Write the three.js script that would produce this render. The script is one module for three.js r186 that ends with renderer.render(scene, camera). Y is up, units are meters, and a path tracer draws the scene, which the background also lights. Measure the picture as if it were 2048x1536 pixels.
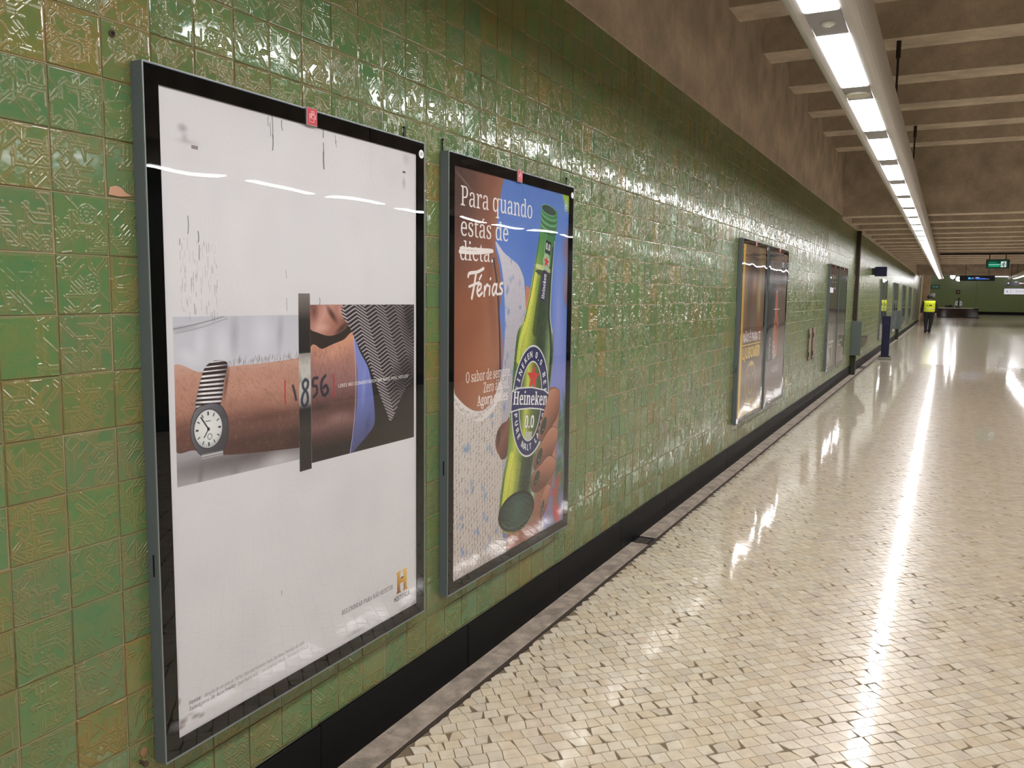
import * as THREE from 'three';
import { RectAreaLightUniformsLib } from 'three/addons/lights/RectAreaLightUniformsLib.js';
import { mergeGeometries } from 'three/addons/utils/BufferGeometryUtils.js';
import { RoundedBoxGeometry } from 'three/addons/geometries/RoundedBoxGeometry.js';
import { MarchingCubes } from 'three/addons/objects/MarchingCubes.js';

// ---------------------------------------------------------------- camera, lights, exposure
const scene = new THREE.Scene();
scene.background = new THREE.Color(0x000000);
const camera = new THREE.PerspectiveCamera(49.179, 2048 / 1536, 0.05, 200);
camera.position.set(1.842, 1.685, 0);
camera.rotation.order = 'YXZ';
camera.rotation.set(-0.10768, 0.47663, 0.01179);
scene.add(camera);
camera.updateMatrixWorld(true);
camera.updateProjectionMatrix();
const renderer = new THREE.WebGLRenderer({ antialias: true });
renderer.toneMapping = THREE.LinearToneMapping;
renderer.toneMappingExposure = 1.22;
renderer.shadowMap.enabled = true;
RectAreaLightUniformsLib.init();
const LAMP = 27;                                   // radiance of the strip lamps
const LAMP_COLOR = new THREE.Color().setRGB(1.0, 0.97, 0.995);
const STRIP_X = 1.296, STRIP2_X = 5.2, STRIP_Y = 2.876;
const PANEL = 1.05, PITCH = 1.42, FIRST = 2.88;    // diffusers run from z = FIRST backwards
const PANELS = 43;
function areaLight(x, y, z, w, l, k = LAMP, rot = [-Math.PI / 2, 0, 0]) {
  const a = new THREE.RectAreaLight(LAMP_COLOR, k, w, l);
  a.position.set(x, y, z); a.rotation.set(...rot); scene.add(a);
}

// ---------------------------------------------------------------- helpers
let seed = 20240917;
function rnd() { seed |= 0; seed = seed + 0x6D2B79F5 | 0; let t = Math.imul(seed ^ seed >>> 15, 1 | seed); t = t + Math.imul(t ^ t >>> 7, 61 | t) ^ t; return ((t ^ t >>> 14) >>> 0) / 4294967296; }
const R = (a, b) => a + (b - a) * rnd();
const clamp = (x, a = 0, b = 1) => Math.min(b, Math.max(a, x));
const sm = (a, b, x) => { const t = clamp((x - a) / (b - a)); return t * t * (3 - 2 * t); };
function hash(i, j, k = 0) { let h = Math.imul(i, 374761393) + Math.imul(j, 668265263) + Math.imul(k, 1442695041) | 0; h = Math.imul(h ^ h >>> 13, 1274126177); return ((h ^ h >>> 16) >>> 0) / 4294967296; }
function vnoise(x, y, s = 0, w = 0) {
  const xi = Math.floor(x), yi = Math.floor(y), f = x - xi, g = y - yi, u = f * f * (3 - 2 * f), v = g * g * (3 - 2 * g);
  const m = w ? (a) => ((a % w) + w) % w : (a) => a;
  const a = hash(m(xi), m(yi), s), b = hash(m(xi + 1), m(yi), s), c = hash(m(xi), m(yi + 1), s), d = hash(m(xi + 1), m(yi + 1), s);
  return a + (b - a) * u + (c - a) * v + (a - b - c + d) * u * v;
}
const fbm = (x, y, s = 0, w = 0) => (vnoise(x, y, s, w) * 0.5 + vnoise(x * 2, y * 2, s + 1, w * 2) * 0.27 + vnoise(x * 4, y * 4, s + 2, w * 4) * 0.15 + vnoise(x * 8, y * 8, s + 3, w * 8) * 0.08);
const used = {};
function numbered(n) { const k = used[n] = (used[n] ?? -1) + 1; return k ? n + '_' + String(k).padStart(3, '0') : n; }
function mesh(name, geo, mat, parent, pos, rot) {
  const m = new THREE.Mesh(Array.isArray(geo) ? mergeGeometries(geo.map((g) => g.index ? g.toNonIndexed() : g)) : geo, mat);
  m.name = name; m.castShadow = true; m.receiveShadow = true;
  if (pos) m.position.set(...pos); if (rot) m.rotation.set(...rot);
  (parent ?? scene).add(m); return m;
}
function thing(name, label, category, pos = [0, 0, 0], group) {
  const g = new THREE.Group(); g.name = numbered(name); g.position.set(...pos);
  g.userData = { label, category }; if (group) g.userData.group = group;
  scene.add(g); return g;
}
function structure(name) { const g = new THREE.Group(); g.name = name; g.userData.kind = 'structure'; scene.add(g); return g; }
function bx(x0, x1, y0, y1, z0, z1, r = 0) {
  const w = Math.abs(x1 - x0), h = Math.abs(y1 - y0), d = Math.abs(z1 - z0);
  const g = r ? new RoundedBoxGeometry(w, h, d, 2, Math.min(r, w / 2.01, h / 2.01, d / 2.01)) : new THREE.BoxGeometry(w, h, d);
  if (r && !g.index) { } g.translate((x0 + x1) / 2, (y0 + y1) / 2, (z0 + z1) / 2); return g;
}
function boxUV(g, s = 1) {                         // uv in metres, by the dominant axis of the normal
  const n = g.index ? g.toNonIndexed() : g, p = n.attributes.position, q = n.attributes.normal, uv = new Float32Array(p.count * 2);
  for (let i = 0; i < p.count; i++) {
    const ax = Math.abs(q.getX(i)), ay = Math.abs(q.getY(i)), az = Math.abs(q.getZ(i));
    const [u, v] = ax >= ay && ax >= az ? [p.getZ(i), p.getY(i)] : ay >= az ? [p.getX(i), p.getZ(i)] : [p.getX(i), p.getY(i)];
    uv[2 * i] = u * s; uv[2 * i + 1] = v * s;
  }
  n.setAttribute('uv', new THREE.BufferAttribute(uv, 2)); return n;
}
function cyl(r, h, pos, n = 16, axis = 'y', r2 = r) {
  const g = new THREE.CylinderGeometry(r2, r, h, n); if (axis === 'x') g.rotateZ(Math.PI / 2); if (axis === 'z') g.rotateX(Math.PI / 2); g.translate(...pos); return g;
}
const std = (color, roughness = 0.6, o = {}) => new THREE.MeshStandardMaterial({ color, roughness, ...o });
function dataTex(n, m, fn, srgb = true, wrap = true) {
  const d = new Uint8Array(n * m * 4);
  for (let y = 0; y < m; y++) for (let x = 0; x < n; x++) { const c = fn(x, y), i = (y * n + x) * 4; d[i] = c[0]; d[i + 1] = c[1]; d[i + 2] = c[2]; d[i + 3] = 255; }
  const t = new THREE.DataTexture(d, n, m); t.magFilter = THREE.LinearFilter; t.minFilter = THREE.LinearMipmapLinearFilter; t.generateMipmaps = true;
  if (srgb) t.colorSpace = THREE.SRGBColorSpace; if (wrap) t.wrapS = t.wrapT = THREE.RepeatWrapping; t.needsUpdate = true; return t;
}
function canvas(w, h) { const c = document.createElement('canvas'); c.width = w; c.height = h; return [c, c.getContext('2d')]; }
function canvasTex(c) { const t = new THREE.CanvasTexture(c); t.colorSpace = THREE.SRGBColorSpace; t.anisotropy = 8; return t; }
const rgb = (r, g, b) => `rgb(${r | 0},${g | 0},${b | 0})`;

// ---------------------------------------------------------------- relief tile atlas: 4 x 4 designs of glazed circuit-like relief
const CELL = 256, ATL = 1024;
const atlasH = new Float32Array(ATL * ATL).fill(0.4);
{
  const [c, g] = canvas(CELL, CELL);
  for (let d = 0; d < 16; d++) {
    g.globalAlpha = 1; g.fillStyle = rgb(96, 96, 96); g.fillRect(0, 0, CELL, CELL);
    g.lineCap = 'round'; g.lineJoin = 'round';
    const grid = 16, P = () => Math.round(R(1, 15)) * grid;
    const track = (pts, w, outline) => {           // a ridge, or a band edged by two ridges
      const path = () => { g.beginPath(); pts.forEach((p, i) => i ? g.lineTo(...p) : g.moveTo(...p)); };
      path(); g.strokeStyle = rgb(205, 205, 205); g.lineWidth = w; g.stroke();
      if (outline) { path(); g.strokeStyle = rgb(d % 3 ? 96 : 120, d % 3 ? 96 : 120, d % 3 ? 96 : 120); g.lineWidth = w - 11; g.stroke(); }
    };
    const route = () => {
      let x = P(), y = P(), a = Math.floor(R(0, 8)); const pts = [[x, y]], n = 2 + Math.floor(R(0, 3));
      for (let k = 0; k < n; k++) { const l = grid * Math.floor(R(2, 6)); a += [-1, 1, -1, 1, 2, -2][Math.floor(R(0, 6))]; const t = a * Math.PI / 4; x = clamp(x + Math.cos(t) * l, 8, 248); y = clamp(y + Math.sin(t) * l, 8, 248); pts.push([x, y]); }
      return pts;
    };
    // raised fields
    for (let k = 0; k < 4; k++) { const q = route(); g.beginPath(); q.forEach((p, i) => i ? g.lineTo(...p) : g.moveTo(...p)); g.closePath(); g.fillStyle = rgb(118, 118, 118); g.fill(); g.strokeStyle = rgb(200, 200, 200); g.lineWidth = 5; g.stroke(); }
    // bundles of parallel tracks
    for (let k = 0; k < 3; k++) {
      const q = route(), n = 2 + Math.floor(R(0, 4)), ox = R(-1, 1) > 0 ? 11 : -11, oy = R(-1, 1) > 0 ? 11 : -11;
      for (let i = 0; i < n; i++) track(q.map(([x, y]) => [x + i * ox, y + i * oy]), 5.5, false);
    }
    for (let k = 0; k < 7; k++) track(route(), R(17, 24), true);
    for (let k = 0; k < 5; k++) track(route(), 6, false);
    // a solder wheel: disc, ring of dots
    if (d % 5 === 0) {
      const x = R(60, 196), y = R(60, 196);
      g.fillStyle = rgb(84, 84, 84); g.beginPath(); g.arc(x, y, 40, 0, 7); g.fill(); g.strokeStyle = rgb(190, 190, 190); g.lineWidth = 5; g.stroke();
      g.beginPath(); g.arc(x, y, 11, 0, 7); g.lineWidth = 6; g.stroke();
      for (let k = 0; k < 10; k++) { const t = k * Math.PI / 5; g.fillStyle = rgb(190, 190, 190); g.beginPath(); g.arc(x + 29 * Math.cos(t), y + 29 * Math.sin(t), 4.5, 0, 7); g.fill(); }
    }
    for (let k = 0; k < 7; k++) { g.fillStyle = rgb(200, 200, 200); g.beginPath(); g.arc(P(), P(), R(4, 7), 0, 7); g.fill(); }
    if (d % 5 === 3) { g.globalAlpha = 0.75; g.fillStyle = rgb(96, 96, 96); g.fillRect(0, 0, CELL, CELL * 0.6); }   // a nearly plain tile
    const im = g.getImageData(0, 0, CELL, CELL).data;
    let a = new Float32Array(CELL * CELL), b = new Float32Array(CELL * CELL);
    for (let i = 0; i < CELL * CELL; i++) a[i] = im[i * 4] / 255;
    const blur = (r) => { for (let pass = 0; pass < 2; pass++) { for (let y = 0; y < CELL; y++) for (let x = 0; x < CELL; x++) { let s = 0; for (let k = -r; k <= r; k++) s += a[(pass ? clamp(y + k, 0, 255) : y) * CELL + (pass ? x : clamp(x + k, 0, 255))]; b[y * CELL + x] = s / (2 * r + 1); } [a, b] = [b, a]; } };
    blur(1); blur(1); blur(2);
    const X = (d % 4) * CELL, Y = Math.floor(d / 4) * CELL;
    for (let y = 0; y < CELL; y++) for (let x = 0; x < CELL; x++) {
      let h = a[y * CELL + x] + 0.09 * (fbm(x / 60, y / 60, d * 9) - 0.5);          // uneven glaze
      const e = Math.min(x, y, CELL - 1 - x, CELL - 1 - y); h -= 0.25 * (1 - sm(0, 12, e));   // pillowed edge
      atlasH[(Y + y) * ATL + X + x] = h;
    }
  }
}
const tileBump = dataTex(ATL, ATL, (x, y) => { const v = clamp(atlasH[y * ATL + x]) * 255; return [v, v, v]; }, false);
const tileMap = dataTex(ATL, ATL, (x, y) => {
  const h = atlasH[y * ATL + x], lx = x % CELL, ly = y % CELL, e = Math.min(lx, ly, CELL - 1 - lx, CELL - 1 - ly);
  const at = (dx, dy) => atlasH[clamp(y + dy, 0, ATL - 1) * ATL + clamp(x + dx, 0, ATL - 1)];
  const slope = clamp(Math.hypot(at(3, 0) - at(-3, 0), at(0, 3) - at(0, -3)) * 1.9);
  let ridge = clamp(sm(0.48, 0.72, h) * 0.62 + slope * 0.55), n = fbm(lx / 50, ly / 50, 40 + (x >> 8) + 4 * (y >> 8));
  const pool = sm(0.42, 0.3, h) * 0.6 + (n - 0.45) * 0.9;
  const edge = (1 - sm(2, 17, e + (n - 0.5) * 14)) * 0.85;
  const mix = (a, b, t) => a.map((v, i) => v + (b[i] - v) * clamp(t));
  let c = mix([118, 131, 85], [90, 127, 88], pool + 0.25);
  c = mix(c, [136, 127, 86], ridge * 0.8); c = mix(c, [130, 121, 84], edge);
  return c;
});
const TINTS = [[1, 1, 1], [0.9, 1.02, 0.92], [1.08, 0.98, 0.84], [0.85, 1.0, 0.96], [1.32, 0.98, 0.74], [1.12, 0.99, 0.84], [0.97, 1.05, 0.88]];
const pickTint = () => { const r = rnd(); return r < 0.27 ? 0 : r < 0.45 ? 1 : r < 0.6 ? 2 : r < 0.7 ? 3 : r < 0.755 ? 4 : r < 0.85 ? 5 : 6; };
const glaze = { roughness: 0.075, map: tileMap, bumpMap: tileBump, bumpScale: 0.0034, specularIntensity: 1 };
const tintMats = TINTS.map((t) => new THREE.MeshPhysicalMaterial({ ...glaze, color: new THREE.Color().setRGB(...t.map((v) => v * 0.98)) }));
const glazeField = [0.075, 0.15, 0.26].map((r, i) => new THREE.MeshPhysicalMaterial({ ...glaze, roughness: r, bumpScale: [0.0034, 0.0034, 0.0026][i], color: 0xffffff, vertexColors: true }));   // relief too small to see adds to the roughness
const grout = std(0x968d6c, 0.85);

// ---------------------------------------------------------------- other surfaces
const concreteMap = dataTex(512, 512, (x, y) => { const n = fbm(x / 64, y / 64, 5, 8), m = vnoise(x / 5, y / 5, 9); const v = 1 + (n - 0.5) * 0.34 + (m - 0.5) * 0.06; return [196 * v, 182 * v, 165 * v]; });
const concrete = std(0xffffff, 0.85, { map: concreteMap });
const ribMap = concreteMap.clone(); ribMap.repeat.set(0.5, 0.5); ribMap.needsUpdate = true;
const ribPaint = std(0xffffff, 0.85, { map: ribMap });
const gutterMap = dataTex(512, 512, (x, y) => { const n = fbm(x / 40, y / 40, 15, 12.8 | 0), m = vnoise(x / 3, y / 3, 19), s = sm(0.62, 0.72, vnoise(x / 22, y / 70, 23)); const v = 1 + (n - 0.5) * 0.5 + (m - 0.5) * 0.12 - s * 0.07; return [158 * v, 145 * v, 130 * v]; });
const gutterMat = std(0xffffff, 0.7, { map: gutterMap });
const slabMat = new THREE.MeshPhysicalMaterial({ color: 0x0c0e10, roughness: 0.5, specularIntensity: 0.25 });
const slabMat2 = new THREE.MeshPhysicalMaterial({ color: 0x0b0d0e, roughness: 0.5, specularIntensity: 0.25 });
const STONE = [[0.79, 0.68, 0.53], [0.77, 0.66, 0.52], [0.81, 0.715, 0.58], [0.72, 0.595, 0.435], [0.785, 0.665, 0.50], [0.70, 0.605, 0.485]];
const stoneBump = dataTex(256, 256, (x, y) => { const v = 128 + 70 * (fbm(x / 32, y / 32, 61, 8) - 0.5) + 14 * (vnoise(x / 3, y / 3, 67) - 0.5); return [v, v, v]; }, false);
const stoneCol = dataTex(256, 256, (x, y) => { const n = fbm(x / 40, y / 40, 71), v = 246 + 30 * (n - 0.5) + 10 * (vnoise(x / 2, y / 2, 73) - 0.5); return [clamp(v, 0, 255), clamp(v - 2 + 6 * n, 0, 255), clamp(v - 6 + 6 * n, 0, 255)]; });
const stoneOpts = { roughness: 0.3, specularIntensity: 0.7, clearcoat: 1, clearcoatRoughness: 0.055, map: stoneCol, bumpMap: stoneBump, bumpScale: 0.0004 };
const stoneField = new THREE.MeshPhysicalMaterial({ ...stoneOpts, color: 0xffffff, vertexColors: true });
const joint = std(0x75664f, 0.7);
// cobble pattern for the floor beyond the built stones: 20 x 20 stones, 1.24 m
const farPat = (() => {
  const N = 1024, K = 20, S = N / K, h = new Float32Array(N * N), id = new Uint16Array(N * N);
  const off = [...Array(K)].map((_, r) => hash(r, 3, 77) * S), wob = (r, i) => (hash(r, ((i % K) + K) % K, 78) - 0.5) * S * 0.34;
  for (let y = 0; y < N; y++) for (let x = 0; x < N; x++) {
    const yy = y + 3.5 * (vnoise(x / 40, 0.5, 80, 25.6 | 0) - 0.5), r = ((Math.floor(yy / S) % K) + K) % K, fy = yy - Math.floor(yy / S) * S, t = ((x - off[r]) % N + N) % N, i = Math.floor(t / S);
    const a = i * S + wob(r, i), b = (i + 1) * S + wob(r, i + 1); let ii = i, d;
    if (t < a) { ii = i - 1; d = a - t; } else if (t > b) { ii = i + 1; d = t - b; } else d = Math.min(t - a, b - t);
    d = Math.min(d, fy, S - fy); h[y * N + x] = d; id[y * N + x] = r * K + ((ii % K) + K) % K;
  }
  return { N, h, id };
})();
const farMap = dataTex(1024, 1024, (x, y) => {
  const i = y * 1024 + x, k = sm(1.0, 2.6, farPat.h[i]), c = STONE[Math.floor(hash(farPat.id[i], 5, 90) * 6)], v = 1 + (hash(farPat.id[i], 8, 91) - 0.5) * 0.12, f = (u) => 255 * Math.pow(u, 1 / 2.2);
  return [0, 1, 2].map((j) => clamp(f(clamp((c[j] * k + [0.25, 0.2, 0.14][j] * (1 - k)) * v)), 0, 255));
});
const farBump = dataTex(1024, 1024, (x, y) => { const i = y * 1024 + x, k = sm(0.5, 3, farPat.h[i]); const tx = (hash(farPat.id[i], 1, 95) - 0.5), ty = (hash(farPat.id[i], 2, 96) - 0.5); const v = 60 + 90 * k + 26 * (tx * Math.sin(x * 0.06) + ty) + 40 * (fbm(x / 128, y / 128, 97, 8) - 0.5); return [v, v, v]; }, false);
const farFloor = new THREE.MeshPhysicalMaterial({ color: 0xffffff, roughness: 0.3, specularIntensity: 0.7, clearcoat: 1, clearcoatRoughness: 0.11, map: farMap, bumpMap: farBump, bumpScale: 0.001 });
function diagUV(g, s = 1 / 1.24) { const n = g.index ? g.toNonIndexed() : g, p = n.attributes.position, uv = new Float32Array(p.count * 2), q = Math.SQRT1_2; for (let i = 0; i < p.count; i++) { const x = p.getX(i), z = p.getZ(i); uv[2 * i] = (x - z) * q * s; uv[2 * i + 1] = (x + z) * q * s; } n.setAttribute('uv', new THREE.BufferAttribute(uv, 2)); return n; }
// ---------------------------------------------------------------- the room: wall, floor, ceiling
const Z_END = -66, RIGHT = 6.6, RIGHT_END = -52, HALL_R = 15, HALL_L = -4, FAR = -105, BACK = 4.2;
const T = 0.142, ROW0 = 2.33164, COL0 = -1.25527;
const wall = structure('wall_left');
mesh('backing', boxUV(bx(-0.4, -0.0018, -0.3, 5.2, Z_END, BACK)), grout, wall);
mesh('concrete_band', boxUV(mergeGeometries([bx(-0.003, 0.006, 3.186, 4.95, -16.8, BACK), bx(-0.003, 0.008, 3.112, 4.95, Z_END, -16.8)].map((g) => g.toNonIndexed())), 0.5), concrete, wall);
const posters = [                                   // z of the near edge of each framed poster
  -1.478, -2.915, -8.33, -9.70, -15.2, -16.62, -27.65, -29.0, -34.3, -35.7, -41.0, -42.4, -47.7, -49.1, -54.4, -55.8];
const PW = 1.262, PY0 = 0.41, PY1 = 2.247;
const behindPoster = (y, z) => y > PY0 + 0.03 && y < PY1 - 0.03 && posters.some((p) => z < p - 0.03 && z > p - PW + 0.03);
const V3 = THREE.Vector3, vv = new V3();
function screenArea(corners) {                      // area in a 2048 x 1536 frame, 0 when the centre is outside
  const p = corners.map((c) => { vv.set(...c).applyMatrix4(camera.matrixWorldInverse); if (vv.z > -0.1) return null; vv.applyMatrix4(camera.projectionMatrix); return [(vv.x + 1) * 1024, (1 - vv.y) * 768]; });
  if (p.some((q) => !q)) return 0;
  const cx = p.reduce((s, q) => s + q[0], 0) / p.length, cy = p.reduce((s, q) => s + q[1], 0) / p.length;
  if (cx < 0 || cx > 2048 || cy < 0 || cy > 1536) return 0;
  let a = 0; for (let i = 0; i < p.length; i++) { const q = p[(i + 1) % p.length]; a += p[i][0] * q[1] - q[0] * p[i][1]; } return Math.abs(a / 2);
}
// one glazed tile: front face with chamfered rim, centred on its own origin, facing +x
const TV = [], TN = [], TU = [];
{
  const h = T / 2 - 0.0008, i = h - 0.0022, d = 0.0016, b = -0.008;
  const q = (A, n) => { for (const k of [0, 1, 2, 0, 2, 3]) { TV.push(A[k]); TN.push(n); } };
  q([[0, -i, i], [0, -i, -i], [0, i, -i], [0, i, i]], [1, 0, 0]);
  const C = [[-1, 1], [-1, -1], [1, -1], [1, 1]];
  for (let k = 0; k < 4; k++) {
    const [a, c] = C[k], [e, f] = C[(k + 1) % 4], n = new V3(0.6, (a + e) / 2 * 0.8, (c + f) / 2 * 0.8).normalize().toArray();
    q([[-d, a * h, c * h], [-d, e * h, f * h], [0, e * i, f * i], [0, a * i, c * i]], n);
    q([[b, a * h, c * h], [b, e * h, f * h], [-d, e * h, f * h], [-d, a * h, c * h]], [0, (a + e) / 2, (c + f) / 2]);
  }
  for (const [, y, z] of TV) TU.push([0.5 - z / T * 0.985, 0.5 + y / T * 0.985]);
}
function tileUV(u, v, rot, cell) { let a = u - 0.5, b = v - 0.5; for (let k = 0; k < rot; k++) [a, b] = [-b, a]; return [((cell % 4) + a + 0.5) / 4, (Math.floor(cell / 4) + b + 0.5) / 4]; }
const tileGeos = {};
function tileGeo(cell, rot) {
  return tileGeos[cell * 4 + rot] ??= (() => {
    const g = new THREE.BufferGeometry();
    g.setAttribute('position', new THREE.Float32BufferAttribute(TV.flat(), 3)); g.setAttribute('normal', new THREE.Float32BufferAttribute(TN.flat(), 3));
    g.setAttribute('uv', new THREE.Float32BufferAttribute(TU.flatMap(([u, v]) => tileUV(u, v, rot, cell)), 2)); return g;
  })();
}
{
  const list = [];
  for (let k = -38; k < 456; k++) for (let j = -6; j < 15; j++) {
    const y = ROW0 - T * (j + 0.5), z = COL0 - T * (k + 0.5); if (z < Z_END + 0.05 || z > BACK - 0.05) continue;
    const cell = Math.floor(R(0, 16)), rot = Math.floor(R(0, 4)), tint = pickTint(), s = R(0.9, 1.06);
    const t = { y: y + R(-0.0006, 0.0006), z: z + R(-0.0006, 0.0006), x: R(-0.0008, 0.0006), cell, rot, tint, s, ry: R(-0.009, 0.009), rz: R(-0.009, 0.009) };
    t.area = behindPoster(y, z) ? 0 : screenArea([[0, y - T / 2, z + T / 2], [0, y - T / 2, z - T / 2], [0, y + T / 2, z - T / 2], [0, y + T / 2, z + T / 2]]);
    list.push(t);
  }
  list.sort((a, b) => b.area - a.area);
  const rest = list.splice(300);
  list.forEach((t, i) => mesh('tile_' + String(i).padStart(3, '0'), tileGeo(t.cell, t.rot), tintMats[t.tint], wall, [t.x, t.y, t.z], [0, t.ry, t.rz]));
  const zone = (t) => t.z > -7.5 ? 0 : t.z > -15 ? 1 : 2; rest.sort((a, b) => zone(a) - zone(b));
  const n = rest.length * TV.length, P = new Float32Array(n * 3), N = new Float32Array(n * 3), U = new Float32Array(n * 2), C = new Float32Array(n * 3), m = new THREE.Matrix4(), e = new THREE.Euler(), nv = new V3();
  let o = 0;
  for (const t of rest) {
    m.makeRotationFromEuler(e.set(0, t.ry, t.rz)); const c = TINTS[t.tint];
    for (let i = 0; i < TV.length; i++, o++) {
      vv.set(...TV[i]).applyMatrix4(m); nv.set(...TN[i]).applyMatrix4(m); const [u, v] = tileUV(...TU[i], t.rot, t.cell);
      P.set([vv.x + t.x, vv.y + t.y, vv.z + t.z], o * 3); N.set([nv.x, nv.y, nv.z], o * 3); U.set([u, v], o * 2); C.set(c.map((q) => q * t.s), o * 3);
    }
  }
  const g = new THREE.BufferGeometry();
  g.setAttribute('position', new THREE.BufferAttribute(P, 3)); g.setAttribute('normal', new THREE.BufferAttribute(N, 3)); g.setAttribute('uv', new THREE.BufferAttribute(U, 2)); g.setAttribute('color', new THREE.BufferAttribute(C, 3));
  for (let k = 0, from = 0; k < 3; k++) { const c = rest.filter((t) => zone(t) === k).length * TV.length; g.addGroup(from, c, k); from += c; }
  mesh('tile_field', g, glazeField, wall).userData.kind = 'stuff';
}
// a patch of bare clay where the glaze has broken off beside the large poster, and small plug holes
{
  const clay = std(0xc79a7c, 0.9), s = new THREE.Shape([[0.0, 0.0], [0.004, 0.018], [0.022, 0.023], [0.036, 0.019], [0.047, 0.009], [0.066, 0.002], [0.03, -0.002]].map((p) => new THREE.Vector2(...p)));
  const g = new THREE.ExtrudeGeometry(s, { depth: 0.0016, bevelEnabled: true, bevelSize: 0.0006, bevelThickness: 0.0004, bevelSegments: 1 }); g.rotateY(Math.PI / 2);
  mesh('bare_clay_patch', g, clay, wall, [0.0004, 1.914, -1.402]);
  const dark = std(0x140f0b, 0.9), rust = std(0x5d4a3c, 0.6, { metalness: 0.4 });
  const a = thing('wall_plug', 'small dark plug hole with a rusty ring above the top corner of the white poster', 'plug', [0.001, 2.3, -1.428]);
  mesh('ring', new THREE.TorusGeometry(0.0065, 0.0022, 8, 20).rotateY(Math.PI / 2), rust, a, [0.002, 0, 0]); mesh('plug', cyl(0.0058, 0.003, [0, 0, 0], 14, 'x'), dark, a, [0.0022, 0, 0]);
  const b = thing('wall_bolt', 'rusty old bolt sticking out below the bottom corner of the white poster', 'bolt', [0.001, 0.43, -1.432]);
  mesh('shank', [cyl(0.005, 0.02, [0.01, 0, 0], 12, 'x'), cyl(0.009, 0.004, [0.02, 0, 0], 6, 'x')], rust, b); mesh('scar', new THREE.SphereGeometry(0.014, 12, 8).scale(0.12, 1, 0.8), std(0xa07a58, 0.9), b, [0, 0.022, -0.01]);
}
// black stone skirting in one metre slabs
const skirting = structure('baseboard_left');
for (let i = 0; i < 70; i++) {
  const z = 2.86 - i; if (z - 1 < Z_END - 0.2) break;
  mesh('slab_' + String(i).padStart(3, '0'), bx(-0.002, 0.0135 + R(-0.0006, 0.0006), 0.001, 0.199 + R(-0.001, 0.001), z - 0.0012, z - 0.9988, 0.002), i % 3 ? slabMat : slabMat2, skirting);
}
// pale concrete gutter along the wall, with its grated drain
const gut = structure('trim_1');
const cut = [[BACK, -5.36], [-5.52, -21.5], [-22.3, Z_END]];
const dirtMat = std(0x3a2f25, 0.9);
for (const [a, b] of cut) mesh('gutter_strip', boxUV(bx(0.0, 0.131, -0.2, 0.0015, b, a, 0.003), 1.2), gutterMat, gut);
{                                                   // ragged dark joint between the gutter and the stones
  const pts = [], n = 900; for (let i = 0; i <= n; i++) { const z = BACK - (BACK + 40) * i / n; pts.push([0.152 + 0.011 * (fbm(z * 5, 3, 7) - 0.5) * 2 + 0.006 * (hash(i, 9) - 0.5), z]); }
  const s = new THREE.Shape(); s.moveTo(0.128, -BACK); for (const [x, z] of pts) s.lineTo(x, -z); s.lineTo(0.128, 40);
  mesh('dirt_joint', new THREE.ExtrudeGeometry(s, { depth: 0.004, bevelEnabled: false }).rotateX(-Math.PI / 2), dirtMat, gut, [0, -0.0045, 0]);
}
function grate(label, z0, z1) {
  const t = thing('floor_grate', label, 'grate', [0.066, 0, (z0 + z1) / 2]), l = Math.abs(z1 - z0) / 2, m = std(0x23282b, 0.45, { metalness: 0.6 });
  mesh('frame', [bx(-0.064, 0.064, -0.02, 0.002, -l, -l + 0.008), bx(-0.064, 0.064, -0.02, 0.002, l - 0.008, l), bx(-0.064, -0.052, -0.02, 0.002, -l, l), bx(0.052, 0.064, -0.02, 0.002, -l, l)], m, t);
  for (let i = 0; i < 6; i++) { const x = -0.042 + i * 0.0168; mesh('bar', bx(x - 0.0036, x + 0.0036, -0.014, 0.001, -l, l, 0.001), m, t); }
  mesh('well', bx(-0.066, 0.066, -0.19, -0.06, -l, l), std(0x0b0b0b, 0.95), t);
}
grate('small black slotted drain in the pale gutter, nearest the camera', -5.52, -5.36);
grate('long dark drain in the gutter below the brown wall duct', -22.3, -21.5);

// floor: stones laid diagonally in rows
const floor = structure('floor');
mesh('joint_bed', boxUV(bx(HALL_L - 0.3, HALL_R + 0.3, -0.35, -0.0042, FAR - 0.3, BACK + 0.3)), joint, floor);
const SX0 = 0.145, SX1 = 4.6, SZ0 = 0.6, SZ1 = -24;
for (const [x0, x1, z0, z1] of [[SX1, RIGHT, BACK, SZ1], [SX0, SX1, BACK, SZ0 + 0.03], [SX0, RIGHT, SZ1, RIGHT_END], [SX0, HALL_R, RIGHT_END, Z_END], [HALL_L, HALL_R, Z_END, FAR]])
  {                                                 // gently uneven polished paving
    const nx = Math.min(110, Math.max(2, Math.round((x1 - x0) / 0.12))), nz = Math.min(320, Math.max(2, Math.round((z0 - z1) / 0.12))), g = new THREE.PlaneGeometry(x1 - x0, z0 - z1, nx, nz).rotateX(-Math.PI / 2).translate((x0 + x1) / 2, 0, (z0 + z1) / 2), p = g.attributes.position;
    for (let i = 0; i < p.count; i++) p.setY(i, 0.0009 * (vnoise(p.getX(i) * 3 + 40, p.getZ(i) * 3 + 400, 301) - 0.5) + 0.0005 * (hash(i, 7, 302) - 0.5));
    g.computeVertexNormals(); mesh('paved_ground', diagUV(g), farFloor, floor);
  }
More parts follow.
